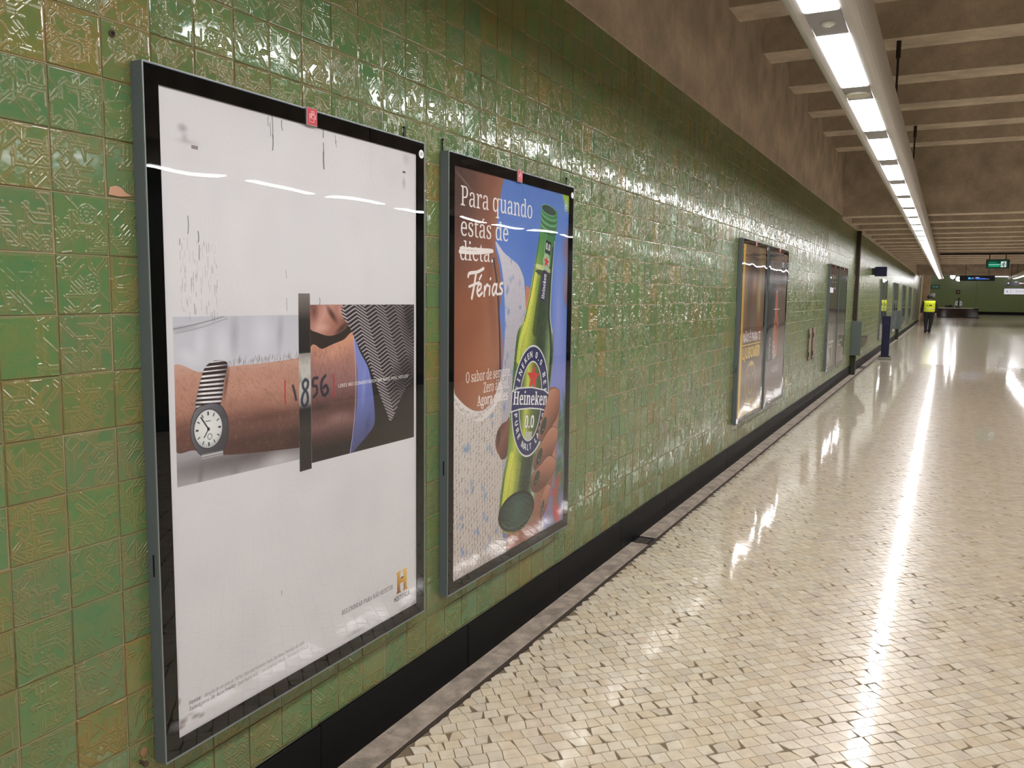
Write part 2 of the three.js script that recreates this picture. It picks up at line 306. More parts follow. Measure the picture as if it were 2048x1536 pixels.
{
  const q = Math.SQRT1_2, S = 0.0605, list = [], W = (u, v) => [(u + v) * q, (v - u) * q];   // u along the row (x and -z), v across it
  const rowV = (r, u) => r * S + 0.010 * (vnoise(u * 2.1, r * 0.35, 31) - 0.5) + 0.005 * (vnoise(u * 9, r, 32) - 0.5);
  for (let r = -300; r < 100; r++) {
    const v = r * S; let u = -1 + R(0, 0.06), prev = [R(-1, 1) * 0.007, R(-1, 1) * 0.007];
    const uMin = 0, uMax = 17; u = Math.max(u, -v + 0.0);
    // the row crosses the built rectangle only between these u values
    let ua = Math.max(SX0 / q - v, v - SZ0 / q), ub = Math.min(SX1 / q - v, v - SZ1 / q);
    if (ub <= ua) continue; u = ua - R(0, 0.05);
    while (u < ub) {
      const w = R(0.05, 0.073), next = [R(-1, 1) * 0.007, R(-1, 1) * 0.007], u2 = u + w, [cx, cz] = W(u + w / 2, v + S / 2);
      if (cx > SX0 + 0.012 && cx < SX1 - 0.01 && cz < SZ0 - 0.01 && cz > SZ1 + 0.01) {
        const g = R(0.0012, 0.0024), chip = () => rnd() < 0.07 ? R(0.006, 0.014) : 0;
        const a0 = u + prev[0] + g, b0 = u2 + next[0] - g, a1 = u + prev[1] + g, b1 = u2 + next[1] - g;
        const pt = (uu, side, c, dir) => [uu + c * dir, side ? rowV(r + 1, uu) - g - c * 0.7 * (c ? 1 : 0) : rowV(r, uu) + g + c * 0.7 * (c ? 1 : 0)];
        const c = [chip(), chip(), chip(), chip()], bow = () => R(-0.0014, 0.0014);
        const out = [pt(a0, 0, c[0], 1), null, pt(b0, 0, c[1], -1), null, pt(b1, 1, c[2], -1), null, pt(a1, 1, c[3], 1), null];
        for (let k = 1; k < 8; k += 2) { const A = out[k - 1], B = out[(k + 1) % 8]; out[k] = [(A[0] + B[0]) / 2 + bow(), (A[1] + B[1]) / 2 + bow()]; if (k === 1) out[k][1] = Math.max(out[k][1], rowV(r, out[k][0]) + g); if (k === 5) out[k][1] = Math.min(out[k][1], rowV(r + 1, out[k][0]) - g); }
        const pts = out.map((p) => W(...p)); for (const p of pts) p[0] = Math.max(p[0], SX0 + 0.006 + 0.007 * hash(Math.round(p[1] * 40), 11));
        const ci = Math.floor(Math.pow(rnd(), 1.3) * 6);
        list.push({ pts, cx, cz, y: R(-0.0004, 0.0002), tx: R(-0.0026, 0.0026), tz: R(-0.0026, 0.0026), ci, s: R(0.93, 1.03), area: screenArea(pts.map(([x, z]) => [x, 0, z])) });
      }
      prev = next; u = u2;
    }
  }
  list.sort((a, b) => b.area - a.area);
  const build = (t) => {                            // 24 triangles: a polished top and sloping arrises
    const P = [], N = [], n = new V3(-t.tx, 1, -t.tz).normalize().toArray(), Y = (x, z) => t.y + t.tx * (x - t.cx) + t.tz * (z - t.cz);
    for (let k = 0; k < 8; k++) {
      const A = t.pts[k], B = t.pts[(k + 1) % 8];
      P.push([t.cx, Y(t.cx, t.cz), t.cz], [A[0], Y(...A), A[1]], [B[0], Y(...B), B[1]]); N.push(n, n, n);
      const dx = B[0] - A[0], dz = B[1] - A[1], l = Math.hypot(dx, dz) || 1, ox = -dz / l, oz = dx / l, e = 0.001, sn = [ox * 0.98, 0.2, oz * 0.98];
      const a = [A[0] + ox * e, -0.006, A[1] + oz * e], b = [B[0] + ox * e, -0.006, B[1] + oz * e];
      P.push([A[0], Y(...A), A[1]], a, b, [A[0], Y(...A), A[1]], b, [B[0], Y(...B), B[1]]); for (let i = 0; i < 6; i++) N.push(sn);
    }
    return [P, N];
  };
  const near = list.slice(0, 300), rest = list.slice(300);
  // orient: make sure tops wind upwards
  const area2 = (p) => p.reduce((s, a, i) => { const b = p[(i + 1) % 8]; return s + a[0] * b[1] - b[0] * a[1]; }, 0);
  for (const t of list) if (area2(t.pts) > 0) t.pts.reverse();
  const mats = STONE.map((c) => new THREE.MeshPhysicalMaterial({ ...stoneOpts, color: new THREE.Color().setRGB(...c) }));
  near.forEach((t, i) => {
    const [P, N] = build(t), g = new THREE.BufferGeometry();
    g.setAttribute('position', new THREE.Float32BufferAttribute(P.flatMap(([x, y, z]) => [x - t.cx, y, z - t.cz]), 3)); g.setAttribute('normal', new THREE.Float32BufferAttribute(N.flat(), 3));
    g.setAttribute('uv', new THREE.Float32BufferAttribute(P.flatMap(([x, , z]) => [x * 4, z * 4]), 2));
    mesh('cobble_' + String(i).padStart(3, '0'), g, mats[t.ci], floor, [t.cx, 0, t.cz]);
  });
  const n = rest.length * 72, P = new Float32Array(n * 3), N = new Float32Array(n * 3), U = new Float32Array(n * 2), C = new Float32Array(n * 3); let o = 0;
  for (const t of rest) {
    const [p, q] = build(t), c = STONE[t.ci].map((v) => v * t.s);
    for (let i = 0; i < p.length; i++, o++) { P.set(p[i], o * 3); N.set(q[i], o * 3); U.set([p[i][0] * 4, p[i][2] * 4], o * 2); C.set(c, o * 3); }
  }
  const g = new THREE.BufferGeometry();
  g.setAttribute('position', new THREE.BufferAttribute(P, 3)); g.setAttribute('normal', new THREE.BufferAttribute(N, 3)); g.setAttribute('uv', new THREE.BufferAttribute(U, 2)); g.setAttribute('color', new THREE.BufferAttribute(C, 3));
  mesh('cobble_field', g, stoneField, floor).userData.kind = 'stuff';
  console.log('stones', list.length, 'smallest single', near[299].area.toFixed(0));
}

// ceiling: painted concrete ribs, high and low bays
const ceiling = structure('ceiling');
mesh('roof_slab', boxUV(bx(HALL_L - 0.3, HALL_R + 0.3, 4.9, 5.2, FAR - 0.3, BACK + 0.3), 0.5), concrete, ceiling);
const HIGH = 4.157, LOW = 3.165;
const highRibs = [], lowRibs = [];
for (let i = -7; i < 6; i++) highRibs.push(-7.56 - 1.53 * i);
for (let i = 0; i < 11; i++) highRibs.push(-42.9 - 1.53 * i);
for (let i = 1; i < 15; i++) lowRibs.push(-16.82 - 1.62 * i);
for (const z of highRibs) mesh('beam', boxUV(bx(0, z < RIGHT_END ? HALL_R : RIGHT, HIGH, 4.92, z - 0.42, z, 0.006), 1), ribPaint, ceiling);
for (const z of lowRibs) mesh('beam', boxUV(bx(0, RIGHT, LOW, 4.3, z - 0.36, z, 0.006), 1), ribPaint, ceiling);
mesh('low_slab', boxUV(bx(0, RIGHT, 4.26, 4.4, -41.1, -16.9), 0.5), concrete, ceiling);
mesh('downstand_beam', boxUV(bx(0, RIGHT, LOW, 4.95, -17.18, -16.82, 0.006), 1), ribPaint, ceiling);
mesh('downstand_beam', boxUV(bx(0, RIGHT, LOW, 4.95, -41.4, -41.05, 0.006), 1), ribPaint, ceiling);
mesh('downstand_beam', boxUV(bx(HALL_L, HALL_R, 3.11, 4.95, -59.6, -58.8, 0.006), 1), ribPaint, ceiling);

// the other walls
const bigTile = tileMap.clone(); bigTile.repeat.set(1 / (4 * T), 1 / (4 * T)); bigTile.needsUpdate = true;
const bigBump = tileBump.clone(); bigBump.repeat.copy(bigTile.repeat); bigBump.needsUpdate = true;
const tiledWall = new THREE.MeshPhysicalMaterial({ color: 0xe6efe0, roughness: 0.2, map: bigTile, bumpMap: bigBump, bumpScale: 0.002 });
const greenWall = new THREE.MeshPhysicalMaterial({ color: 0xe8f4d8, roughness: 0.3, map: bigTile, bumpMap: bigBump, bumpScale: 0.001 });
const brownWall = new THREE.MeshPhysicalMaterial({ color: 0x7d6a58, roughness: 0.3, map: bigTile, bumpMap: bigBump, bumpScale: 0.001 });
function wallBox(name, x0, x1, z0, z1, mat, skirt) {
  const w = structure(name);
  mesh('tiled_face', boxUV(bx(x0, x1, 0.2, 3.112, z0, z1)), mat, w);
  mesh('skirting', bx(x0 + (skirt[0] || 0), x1 + (skirt[1] || 0), -0.02, 0.2, z0 + (skirt[2] || 0), z1 + (skirt[3] || 0)), slabMat, w);
  mesh('concrete_band', boxUV(bx(x0, x1, 3.112, 5.2, z0, z1), 0.5), concrete, w);
  return w;
}
wallBox('wall_right', RIGHT, RIGHT + 0.4, RIGHT_END, BACK, brownWall, [-0.012]);
wallBox('wall_back', -0.3, RIGHT + 0.4, BACK, BACK + 0.3, tiledWall, [0, 0, -0.012]);
wallBox('wall_hall_right', HALL_R, HALL_R + 0.3, FAR, RIGHT_END, greenWall, [-0.012]);
wallBox('wall_hall_front', RIGHT + 0.4, HALL_R + 0.3, RIGHT_END, RIGHT_END + 0.3, greenWall, [0, 0, -0.012]);
wallBox('wall_hall_left', HALL_L - 0.3, HALL_L, FAR, Z_END, greenWall, [0, 0.012]);
wallBox('wall_hall_corner', HALL_L - 0.3, -0.4, Z_END, Z_END + 0.3, greenWall, [0, 0, -0.012]);
{
  const w = structure('wall_far');
  mesh('tiled_face', boxUV(bx(HALL_L - 0.3, HALL_R + 0.3, 0.2, 5.2, FAR - 0.3, FAR)), greenWall, w);
  mesh('skirting', bx(HALL_L - 0.3, HALL_R + 0.3, -0.02, 0.3, FAR - 0.3, FAR + 0.02), slabMat, w);
  mesh('expansion_joint', bx(4.43, 4.47, 0.3, 5.2, FAR - 0.05, FAR + 0.012), std(0x4a5c3e, 0.7), w);
}
{
  const c = structure('column_1'), m = std(0xb9a88e, 0.8, { map: ribMap });
  mesh('shaft', boxUV(bx(0.12, 0.6, 0, 4.95, -68.4, -67.9, 0.01), 0.5), m, c);
  mesh('brace', new THREE.ExtrudeGeometry(new THREE.Shape([[0.02, 0.1], [0.12, 0.1], [0.16, 3.2], [0.3, 4.9], [0.1, 4.9]].map((p) => new THREE.Vector2(...p))), { depth: 0.12, bevelEnabled: true, bevelSize: 0.006, bevelThickness: 0.006, bevelSegments: 1 }), std(0xcdbca0, 0.8), c, [-0.05, 0, -67.85]);
}

// ---------------------------------------------------------------- suspended strip lights
const housingMat = std(0xcac6c5, 0.42), panelFrame = std(0x9d9ca2, 0.5);
const glow = new THREE.MeshStandardMaterial({ color: 0xffffff, roughness: 0.5, emissive: new THREE.Color().setRGB(0.97, 0.985, 1), emissiveIntensity: 6 });
const rodMat = std(0x2e2521, 0.6);
function roundRect(w, h, r) { const s = new THREE.Shape(); const a = w / 2, b = h / 2; s.moveTo(-a + r, -b); s.lineTo(a - r, -b); s.quadraticCurveTo(a, -b, a, -b + r); s.lineTo(a, b - r); s.quadraticCurveTo(a, b, a - r, b); s.lineTo(-a + r, b); s.quadraticCurveTo(-a, b, -a, b - r); s.lineTo(-a, -b + r); s.quadraticCurveTo(-a, -b, -a + r, -b); return s; }
const diffuserGeo = new THREE.ExtrudeGeometry(roundRect(0.142, PANEL, 0.02), { depth: 0.006, bevelEnabled: true, bevelSize: 0.002, bevelThickness: 0.002, bevelSegments: 2 }).rotateX(Math.PI / 2);
const fillerGeo = new RoundedBoxGeometry(0.142, 0.008, PITCH - PANEL - 0.012, 2, 0.003);
function strip(label, x, details) {
  const t = thing('strip_light', label, 'ceiling light', [x, STRIP_Y, 0]);
  const s = new THREE.Shape(), w = 0.163;
  s.moveTo(-0.075, 0.004); s.lineTo(-0.105, 0.002); s.bezierCurveTo(-0.15, 0.012, -w, 0.06, -w, 0.12); s.bezierCurveTo(-w, 0.22, -0.08, 0.268, 0, 0.268);
  s.bezierCurveTo(0.08, 0.268, w, 0.22, w, 0.12); s.bezierCurveTo(w, 0.06, 0.15, 0.012, 0.105, 0.002); s.lineTo(0.075, 0.004); s.lineTo(0.075, 0.03); s.lineTo(-0.075, 0.03); s.closePath();
  const len = FIRST + PITCH * PANELS;
  mesh('housing', new THREE.ExtrudeGeometry(s, { depth: len - FIRST + 0.4, bevelEnabled: false, curveSegments: 8 }), housingMat, t, [0, 0, FIRST - len]);
  for (let i = 0; i < PANELS; i++) {
    const z = FIRST - i * PITCH;                    // near edge of the diffuser
    mesh('diffuser', diffuserGeo, glow, t, [0, 0.007, z - PANEL / 2]);
    mesh('blank_plate', fillerGeo, panelFrame, t, [0, 0.006, z + (PITCH - PANEL) / 2]);
    areaLight(x, STRIP_Y - 0.006, z - PANEL / 2, 0.142, PANEL);
  }
  mesh('end_cap', new THREE.ExtrudeGeometry(new THREE.Shape(s.getPoints(8)), { depth: 0.02, bevelEnabled: false }), housingMat, t, [0, 0, FIRST - len - 0.02]);
  for (const z of [-0.14, -4.67, -9.2, -13.73]) {
    mesh('rod', [cyl(0.011, HIGH - STRIP_Y - 0.25, [0, (HIGH - STRIP_Y + 0.25) / 2, 0], 12), cyl(0.022, 0.16, [0, HIGH - STRIP_Y - 0.08, 0], 14)], rodMat, t, [-0.03, 0, z]);
  }
  for (const z of [-46, -50.5, -55]) mesh('rod', [cyl(0.011, HIGH - STRIP_Y - 0.25 + 0.6, [0, (HIGH - STRIP_Y + 0.25 + 0.6) / 2, 0], 8)], rodMat, t, [-0.03, 0, z]);
  if (details) {
    mesh('detector', [cyl(0.07, 0.012, [0, 0, 0], 36), cyl(0.066, 0.006, [0, -0.008, 0], 36, 'y', 0.07)], std(0xd8d4ca, 0.5), t, [0, -0.004, -5.444]);
    mesh('sensor', new THREE.SphereGeometry(0.03, 20, 12).scale(1, 0.55, 0.9), std(0xdedbd4, 0.4), t, [0.005, 0, -4.02]);
  }
}
strip('long grey suspended strip light with glowing white panels above the floor beside the tiled wall', STRIP_X, true);
strip('farther suspended strip light whose end shows at the right edge beside the hanging signs', STRIP2_X, false);
{
  const t = thing('bar_light', 'thin bright white bar light across the far hall beside the dark blue sign', 'ceiling light', [5.3, 3.39, -75]);
  mesh('housing', bx(-0.6, 0.6, 0.02, 0.1, -0.06, 0.06, 0.01), housingMat, t); mesh('diffuser', bx(-0.56, 0.56, -0.01, 0.024, -0.05, 0.05, 0.006), glow, t);
  mesh('rod', cyl(0.01, 1.42, [0, 0.81, 0], 8), rodMat, t); areaLight(5.3, 3.37, -75, 1.1, 0.1, LAMP * 2);
  for (const z of [-72, -82, -92]) for (const x of [1.9, 9]) {
    const u = thing('bar_light', 'thin white bar light under the roof of the far hall', 'ceiling light', [x, 4.3, z], 'bar lights hidden high in the far hall');
    mesh('housing', bx(-0.06, 0.06, 0.02, 0.1, -1.3, 1.3, 0.01), housingMat, u); mesh('diffuser', bx(-0.05, 0.05, -0.01, 0.024, -1.2, 1.2, 0.006), glow, u); mesh('rod', cyl(0.01, 0.56, [0, 0.36, 0], 8), rodMat, u);
    areaLight(x, 4.28, z, 0.1, 2.4, LAMP * 3);
  }
  for (const x of [-1.5, 3.5, 8.5, 13]) {
    const u = thing('wall_washer', 'thin bar light under the roof turned towards the far green wall', 'ceiling light', [x, 4.3, -99], 'wall washer bars hidden high before the far wall');
    mesh('housing', bx(-1.6, 1.6, -0.08, 0.08, -0.06, 0.06, 0.01), housingMat, u, null, [-0.6, 0, 0]); mesh('diffuser', bx(-1.5, 1.5, -0.06, 0.06, -0.075, -0.05, 0.006), glow, u, null, [-0.6, 0, 0]); mesh('rod', cyl(0.01, 0.56, [0, 0.36, 0], 8), rodMat, u);
    areaLight(x, 4.3 - 0.05, -99.075, 3.0, 0.12, LAMP * 0.8, [-0.6, 0, 0]);
  }
}
// ---------------------------------------------------------------- printed sheets
const poly = (g, pts, fill) => { g.beginPath(); pts.forEach((p, i) => i ? g.lineTo(...p) : g.moveTo(...p)); g.closePath(); if (fill) { g.fillStyle = fill; g.fill(); } };
function smooth(g, pts, close = true) {             // a smooth outline through points
  g.beginPath(); const n = pts.length; const P = (i) => close ? pts[(i + n) % n] : pts[clamp(i, 0, n - 1)];
  g.moveTo(...P(0)); for (let i = 0; i < (close ? n : n - 1); i++) { const [a, b, c, d] = [P(i - 1), P(i), P(i + 1), P(i + 2)]; g.bezierCurveTo(b[0] + (c[0] - a[0]) / 6, b[1] + (c[1] - a[1]) / 6, c[0] - (d[0] - b[0]) / 6, c[1] - (d[1] - b[1]) / 6, c[0], c[1]); }
  if (close) g.closePath();
}
const grad = (g, x0, y0, x1, y1, ...stops) => { const q = g.createLinearGradient(x0, y0, x1, y1); stops.forEach(([t, c]) => q.addColorStop(t, c)); return q; };
const rad = (g, x, y, r, ...stops) => { const q = g.createRadialGradient(x, y, 0, x, y, r); stops.forEach(([t, c]) => q.addColorStop(t, c)); return q; };
function soft(g, x, y, rx, ry, color, rot = 0) { g.save(); g.translate(x, y); g.rotate(rot); g.scale(rx, ry); const q = g.createRadialGradient(0, 0, 0, 0, 0, 1); q.addColorStop(0, color); q.addColorStop(1, color.replace(/[\d.]+\)$/, '0)')); g.fillStyle = q; g.beginPath(); g.arc(0, 0, 1, 0, 7); g.fill(); g.restore(); }
function text(g, s, x, y, font, fill, o = {}) { g.save(); g.translate(x, y); if (o.rot) g.rotate(o.rot); if (o.skew) g.transform(1, 0, o.skew, 1, 0, 0); g.font = font; g.fillStyle = fill; g.textAlign = o.align ?? 'left'; g.textBaseline = o.base ?? 'alphabetic'; const w = g.measureText(s).width; g.scale(o.width ? o.width / w : (o.sx ?? 1), 1); if (o.stroke) { g.strokeStyle = o.stroke; g.lineWidth = o.lw ?? 1; g.lineJoin = 'round'; g.strokeText(s, 0, 0); } g.fillText(s, 0, 0); g.restore(); }
function arcText(g, s, cx, cy, rx, ry, a0, a1, font, fill) { g.font = font; g.fillStyle = fill; g.textAlign = 'center'; g.textBaseline = 'middle'; [...s].forEach((ch, i) => { const a = a0 + (a1 - a0) * (s.length > 1 ? i / (s.length - 1) : 0.5); g.save(); g.translate(cx + rx * Math.cos(a), cy + ry * Math.sin(a)); g.rotate(Math.atan2(ry * Math.cos(a), -rx * Math.sin(a)) + (a1 < a0 ? Math.PI : 0)); g.fillText(ch, 0, 0); g.restore(); }); }
function hairs(g, n, fx, len, color, lw = 1) { g.strokeStyle = color; g.lineWidth = lw; for (let i = 0; i < n; i++) { const [x, y, a] = fx(); g.beginPath(); g.moveTo(x, y); g.quadraticCurveTo(x + Math.cos(a) * len * 0.6, y + Math.sin(a) * len * 0.6, x + Math.cos(a + R(-0.5, 0.5)) * len * R(0.6, 1.3), y + Math.sin(a + R(-0.4, 0.4)) * len * R(0.6, 1.3)); g.stroke(); } }

function printForearm() {
  const [c, g] = canvas(1200, 1800);
  g.fillStyle = rgb(222, 222, 224); g.fillRect(0, 0, 1200, 1800);
  for (let i = 0; i < 160; i++) soft(g, R(0, 1200), R(0, 1800), R(40, 160), R(40, 200), `rgba(${rnd() < 0.5 ? '210,209,211' : '230,229,230'},0.22)`);
  // --- left picture: shirt, wrist and watch
  const arm = [[20, 748], [121, 764], [217, 756], [367, 755], [524, 748], [580, 731], [692, 713], [804, 684], [830, 800], [830, 1000], [790, 1066], [579, 1046], [519, 1044], [209, 1016], [93, 984], [20, 962]];
  g.save(); g.beginPath(); poly(g, [[30, 607], [526, 610], [519, 1083], [28, 1077]]); g.clip();
  g.fillStyle = grad(g, 0, 600, 0, 1090, [0, rgb(196, 198, 206)], [0.3, rgb(206, 208, 216)], [0.75, rgb(180, 180, 186)], [0.88, rgb(140, 138, 142)], [1, rgb(178, 174, 176)]); g.fillRect(0, 590, 560, 500);
  for (const [x, y, rx, ry, k, rot] of [[60, 640, 90, 12, 0, -0.06], [120, 690, 30, 70, 1, 0.1], [250, 660, 24, 90, 0, 0.05], [200, 700, 40, 80, 1, 0], [360, 670, 60, 90, 1, 0], [440, 660, 20, 90, 0, 0.1], [80, 720, 50, 30, 1, 0.5]]) soft(g, x, y, rx, ry, k ? 'rgba(224,226,234,0.75)' : 'rgba(150,152,160,0.5)', rot);
  g.strokeStyle = 'rgba(110,108,110,0.6)'; g.lineWidth = 3; g.beginPath(); g.moveTo(30, 640); g.quadraticCurveTo(130, 628, 215, 608); g.stroke(); g.strokeStyle = 'rgba(160,158,160,0.7)'; g.beginPath(); g.moveTo(36, 652); g.quadraticCurveTo(130, 642, 225, 614); g.stroke();
  soft(g, 300, 1035, 320, 45, 'rgba(90,80,78,0.7)'); soft(g, 240, 1060, 26, 60, 'rgba(120,118,120,0.6)'); soft(g, 420, 1070, 90, 40, 'rgba(214,210,210,0.7)'); soft(g, 110, 1060, 14, 50, 'rgba(100,98,100,0.5)', 0.2);
  smooth(g, arm); g.fillStyle = grad(g, 0, 740, 0, 1050, [0, rgb(204, 164, 146)], [0.14, rgb(194, 148, 128)], [0.45, rgb(170, 124, 107)], [0.56, rgb(128, 90, 78)], [0.75, rgb(98, 67, 59)], [0.93, rgb(78, 50, 42)], [1, rgb(60, 40, 34)]); g.fill();
  g.save(); smooth(g, arm); g.clip();
  soft(g, 300, 820, 200, 50, 'rgba(206,156,134,0.7)'); soft(g, 470, 850, 120, 70, 'rgba(196,148,124,0.55)'); soft(g, 60, 830, 60, 70, 'rgba(196,142,118,0.6)'); soft(g, 60, 950, 60, 50, 'rgba(110,70,58,0.8)'); soft(g, 380, 925, 200, 20, 'rgba(96,60,50,0.6)'); soft(g, 330, 990, 240, 26, 'rgba(66,42,36,0.5)'); soft(g, 500, 1010, 60, 50, 'rgba(50,34,30,0.6)');
  for (let i = 0; i < 420; i++) soft(g, R(20, 525), R(745, 1040), R(3, 12), R(3, 9), rnd() < 0.5 ? 'rgba(214,166,144,0.14)' : 'rgba(120,74,58,0.14)');
  hairs(g, 240, () => [R(220, 520), R(760, 930), R(0.2, 1.5)], 16, 'rgba(70,48,40,0.28)', 1.1); hairs(g, 60, () => [R(30, 100), R(770, 950), R(0.5, 1.6)], 14, 'rgba(70,48,40,0.3)', 1.1);
  g.restore();
  hairs(g, 90, () => [R(225, 520), R(744, 758), R(-1.9, -0.9)], 17, 'rgba(90,72,66,0.55)', 1.1);
  // expanding metal strap
  g.save(); smooth(g, [[150, 742], [172, 735], [205, 738], [220, 750], [205, 800], [190, 862], [150, 872], [100, 866], [108, 820], [122, 780], [134, 755]]); g.fillStyle = rgb(52, 34, 34); g.fill(); g.clip();
  for (let i = 0; i < 11; i++) { const y = 740 + i * 12.4; g.save(); g.translate(150, y); g.rotate(-0.03 + 0.01 * i); g.fillStyle = grad(g, -60, 0, 70, 0, [0, rgb(150, 148, 150)], [0.3, rgb(246, 246, 246)], [0.7, rgb(226, 226, 230)], [1, rgb(120, 116, 118)]); g.fillRect(-70, -3, 150, i < 3 ? 4 : 6.2); g.restore(); } g.restore();
  soft(g, 214, 800, 10, 70, 'rgba(60,36,30,0.6)', 0.2);
  smooth(g, [[104, 866], [150, 856], [192, 868], [214, 905], [217, 945], [206, 985], [190, 1006], [150, 1010], [112, 1000], [84, 960], [79, 920], [88, 885]]); g.fillStyle = grad(g, 80, 860, 215, 1000, [0, rgb(128, 126, 130)], [0.4, rgb(96, 96, 102)], [1, rgb(60, 58, 64)]); g.fill(); g.strokeStyle = rgb(50, 46, 50); g.lineWidth = 2; g.stroke();
  g.beginPath(); g.ellipse(143, 930, 55, 59, 0, 0, 7); g.fillStyle = rgb(70, 70, 76); g.fill();
  g.beginPath(); g.ellipse(143, 929, 51, 55, 0, 0, 7); g.fillStyle = rad(g, 140, 920, 60, [0, rgb(236, 238, 236)], [0.8, rgb(222, 226, 224)], [1, rgb(184, 190, 190)]); g.fill();
  for (let i = 0; i < 12; i++) { const a = i * Math.PI / 6; g.strokeStyle = rgb(50, 52, 58); g.lineWidth = i % 3 ? 3 : 5; g.beginPath(); g.moveTo(143 + 36 * Math.sin(a), 929 - 39 * Math.cos(a)); g.lineTo(143 + 46 * Math.sin(a), 929 - 50 * Math.cos(a)); g.stroke(); }
  g.strokeStyle = rgb(24, 26, 30); g.lineWidth = 4; g.beginPath(); g.moveTo(143, 930); g.lineTo(116, 892); g.stroke(); g.lineWidth = 3; g.beginPath(); g.moveTo(143, 930); g.lineTo(126, 953); g.stroke(); g.beginPath(); g.arc(143, 930, 5, 0, 7); g.fillStyle = rgb(20, 22, 26); g.fill();
  g.lineWidth = 1.5; g.beginPath(); g.ellipse(147, 952, 8, 8, 0, 0, 7); g.stroke(); g.fillStyle = 'rgba(60,60,66,0.6)'; g.fillRect(132, 905, 20, 3);
  g.fillStyle = grad(g, 0, 998, 0, 1018, [0, rgb(90, 88, 90)], [0.4, rgb(222, 222, 224)], [1, rgb(110, 108, 110)]); g.fillRect(115, 999, 80, 17); g.fillStyle = rgb(80, 78, 80); g.fillRect(115, 1007, 80, 2);
  g.restore();
  // --- right picture: face, forearm, cuff, tweed sleeve
  g.save(); poly(g, [[580, 578], [1183, 581], [1181, 1107], [578, 1106]]); g.clip();
  g.fillStyle = grad(g, 580, 580, 1180, 1100, [0, rgb(52, 38, 30)], [0.5, rgb(38, 32, 28)], [1, rgb(48, 44, 38)]); g.fillRect(570, 570, 620, 545);
  smooth(g, [[575, 570], [780, 570], [775, 645], [740, 672], [680, 684], [620, 672], [575, 650]]); g.fillStyle = grad(g, 580, 580, 760, 690, [0, rgb(150, 98, 86)], [0.35, rgb(208, 158, 142)], [0.6, rgb(176, 122, 106)], [1, rgb(120, 78, 66)]); g.fill();
  soft(g, 690, 612, 16, 52, 'rgba(60,34,28,0.9)', -0.75); soft(g, 740, 660, 50, 14, 'rgba(50,32,26,0.8)', -0.5); soft(g, 745, 600, 34, 34, 'rgba(226,180,164,0.8)'); soft(g, 640, 655, 50, 18, 'rgba(222,176,164,0.7)'); soft(g, 600, 600, 26, 40, 'rgba(90,54,46,0.7)');
  const armR = [[574, 735], [640, 726], [692, 713], [750, 700], [806, 680], [822, 800], [820, 940], [790, 1060], [700, 1068], [574, 1056]];
  smooth(g, armR); g.fillStyle = grad(g, 0, 700, 0, 1070, [0, rgb(216, 156, 124)], [0.12, rgb(186, 134, 118)], [0.4, rgb(148, 108, 104)], [0.62, rgb(96, 66, 60)], [0.78, rgb(128, 92, 88)], [0.92, rgb(70, 48, 44)], [1, rgb(40, 30, 28)]); g.fill();
  g.save(); smooth(g, armR); g.clip(); soft(g, 700, 740, 110, 40, 'rgba(226,170,140,0.6)', -0.2); soft(g, 720, 970, 90, 26, 'rgba(160,124,122,0.7)'); soft(g, 620, 920, 70, 18, 'rgba(60,42,40,0.7)');
  hairs(g, 420, () => [R(585, 800), R(710, 1050), R(1.1, 1.9)], 18, 'rgba(56,36,32,0.3)', 1.2); hairs(g, 160, () => [R(585, 810), R(710, 900), R(1.1, 1.9)], 12, 'rgba(230,180,160,0.22)', 1.1); g.restore();
  // cuff
  smooth(g, [[805, 684], [840, 745], [889, 810], [914, 895], [926, 1009], [890, 1050], [830, 1085], [778, 1112], [800, 1040], [820, 940], [824, 812]]); g.fillStyle = grad(g, 800, 700, 920, 1050, [0, rgb(134, 142, 206)], [0.4, rgb(126, 138, 204)], [0.7, rgb(104, 116, 176)], [1, rgb(80, 84, 126)]); g.fill(); g.strokeStyle = rgb(180, 186, 226); g.lineWidth = 3; g.beginPath(); g.moveTo(805, 690); g.quadraticCurveTo(838, 900, 780, 1106); g.stroke();
  soft(g, 880, 1020, 20, 60, 'rgba(60,64,110,0.5)', 0.3); soft(g, 860, 880, 18, 90, 'rgba(160,172,230,0.5)', 0.1);
  // tweed
  g.save(); smooth(g, [[762, 574], [800, 680], [850, 745], [905, 820], [970, 936], [1000, 985], [1030, 1020], [1100, 930], [1190, 830], [1190, 570]]); g.fillStyle = rgb(44, 38, 42); g.fill(); g.clip();
  g.lineCap = 'round';
  for (let k = -6; k < 16; k++) for (let i = -10; i < 62; i++) {          // herringbone: bands of dashes that turn at each band edge
    const d = [0.40, 0.917], p = [0.917, -0.40], v = i * 14.5, x0 = 760 + p[0] * k * 54 + d[0] * v, y0 = 600 + p[1] * k * 54 + d[1] * v, e = k % 2 ? 58 : 0, sh = 172 - 10 * k;
    g.strokeStyle = rgb(sh + 14, sh + 6, sh + 8); g.lineWidth = 5; g.setLineDash([7, 2.5]); g.beginPath(); g.moveTo(x0, y0); g.lineTo(x0 + p[0] * 52 + d[0] * e, y0 + p[1] * 52 + d[1] * e); g.stroke();
  }
  g.setLineDash([]); soft(g, 1120, 860, 150, 90, 'rgba(30,26,26,0.75)', -0.5); soft(g, 1150, 640, 60, 120, 'rgba(24,20,24,0.6)'); g.restore();
  g.restore();
  // --- centre band, black and white
  g.save(); poly(g, [[525, 541], [580, 541], [577, 1124], [519, 1125]]); g.clip();
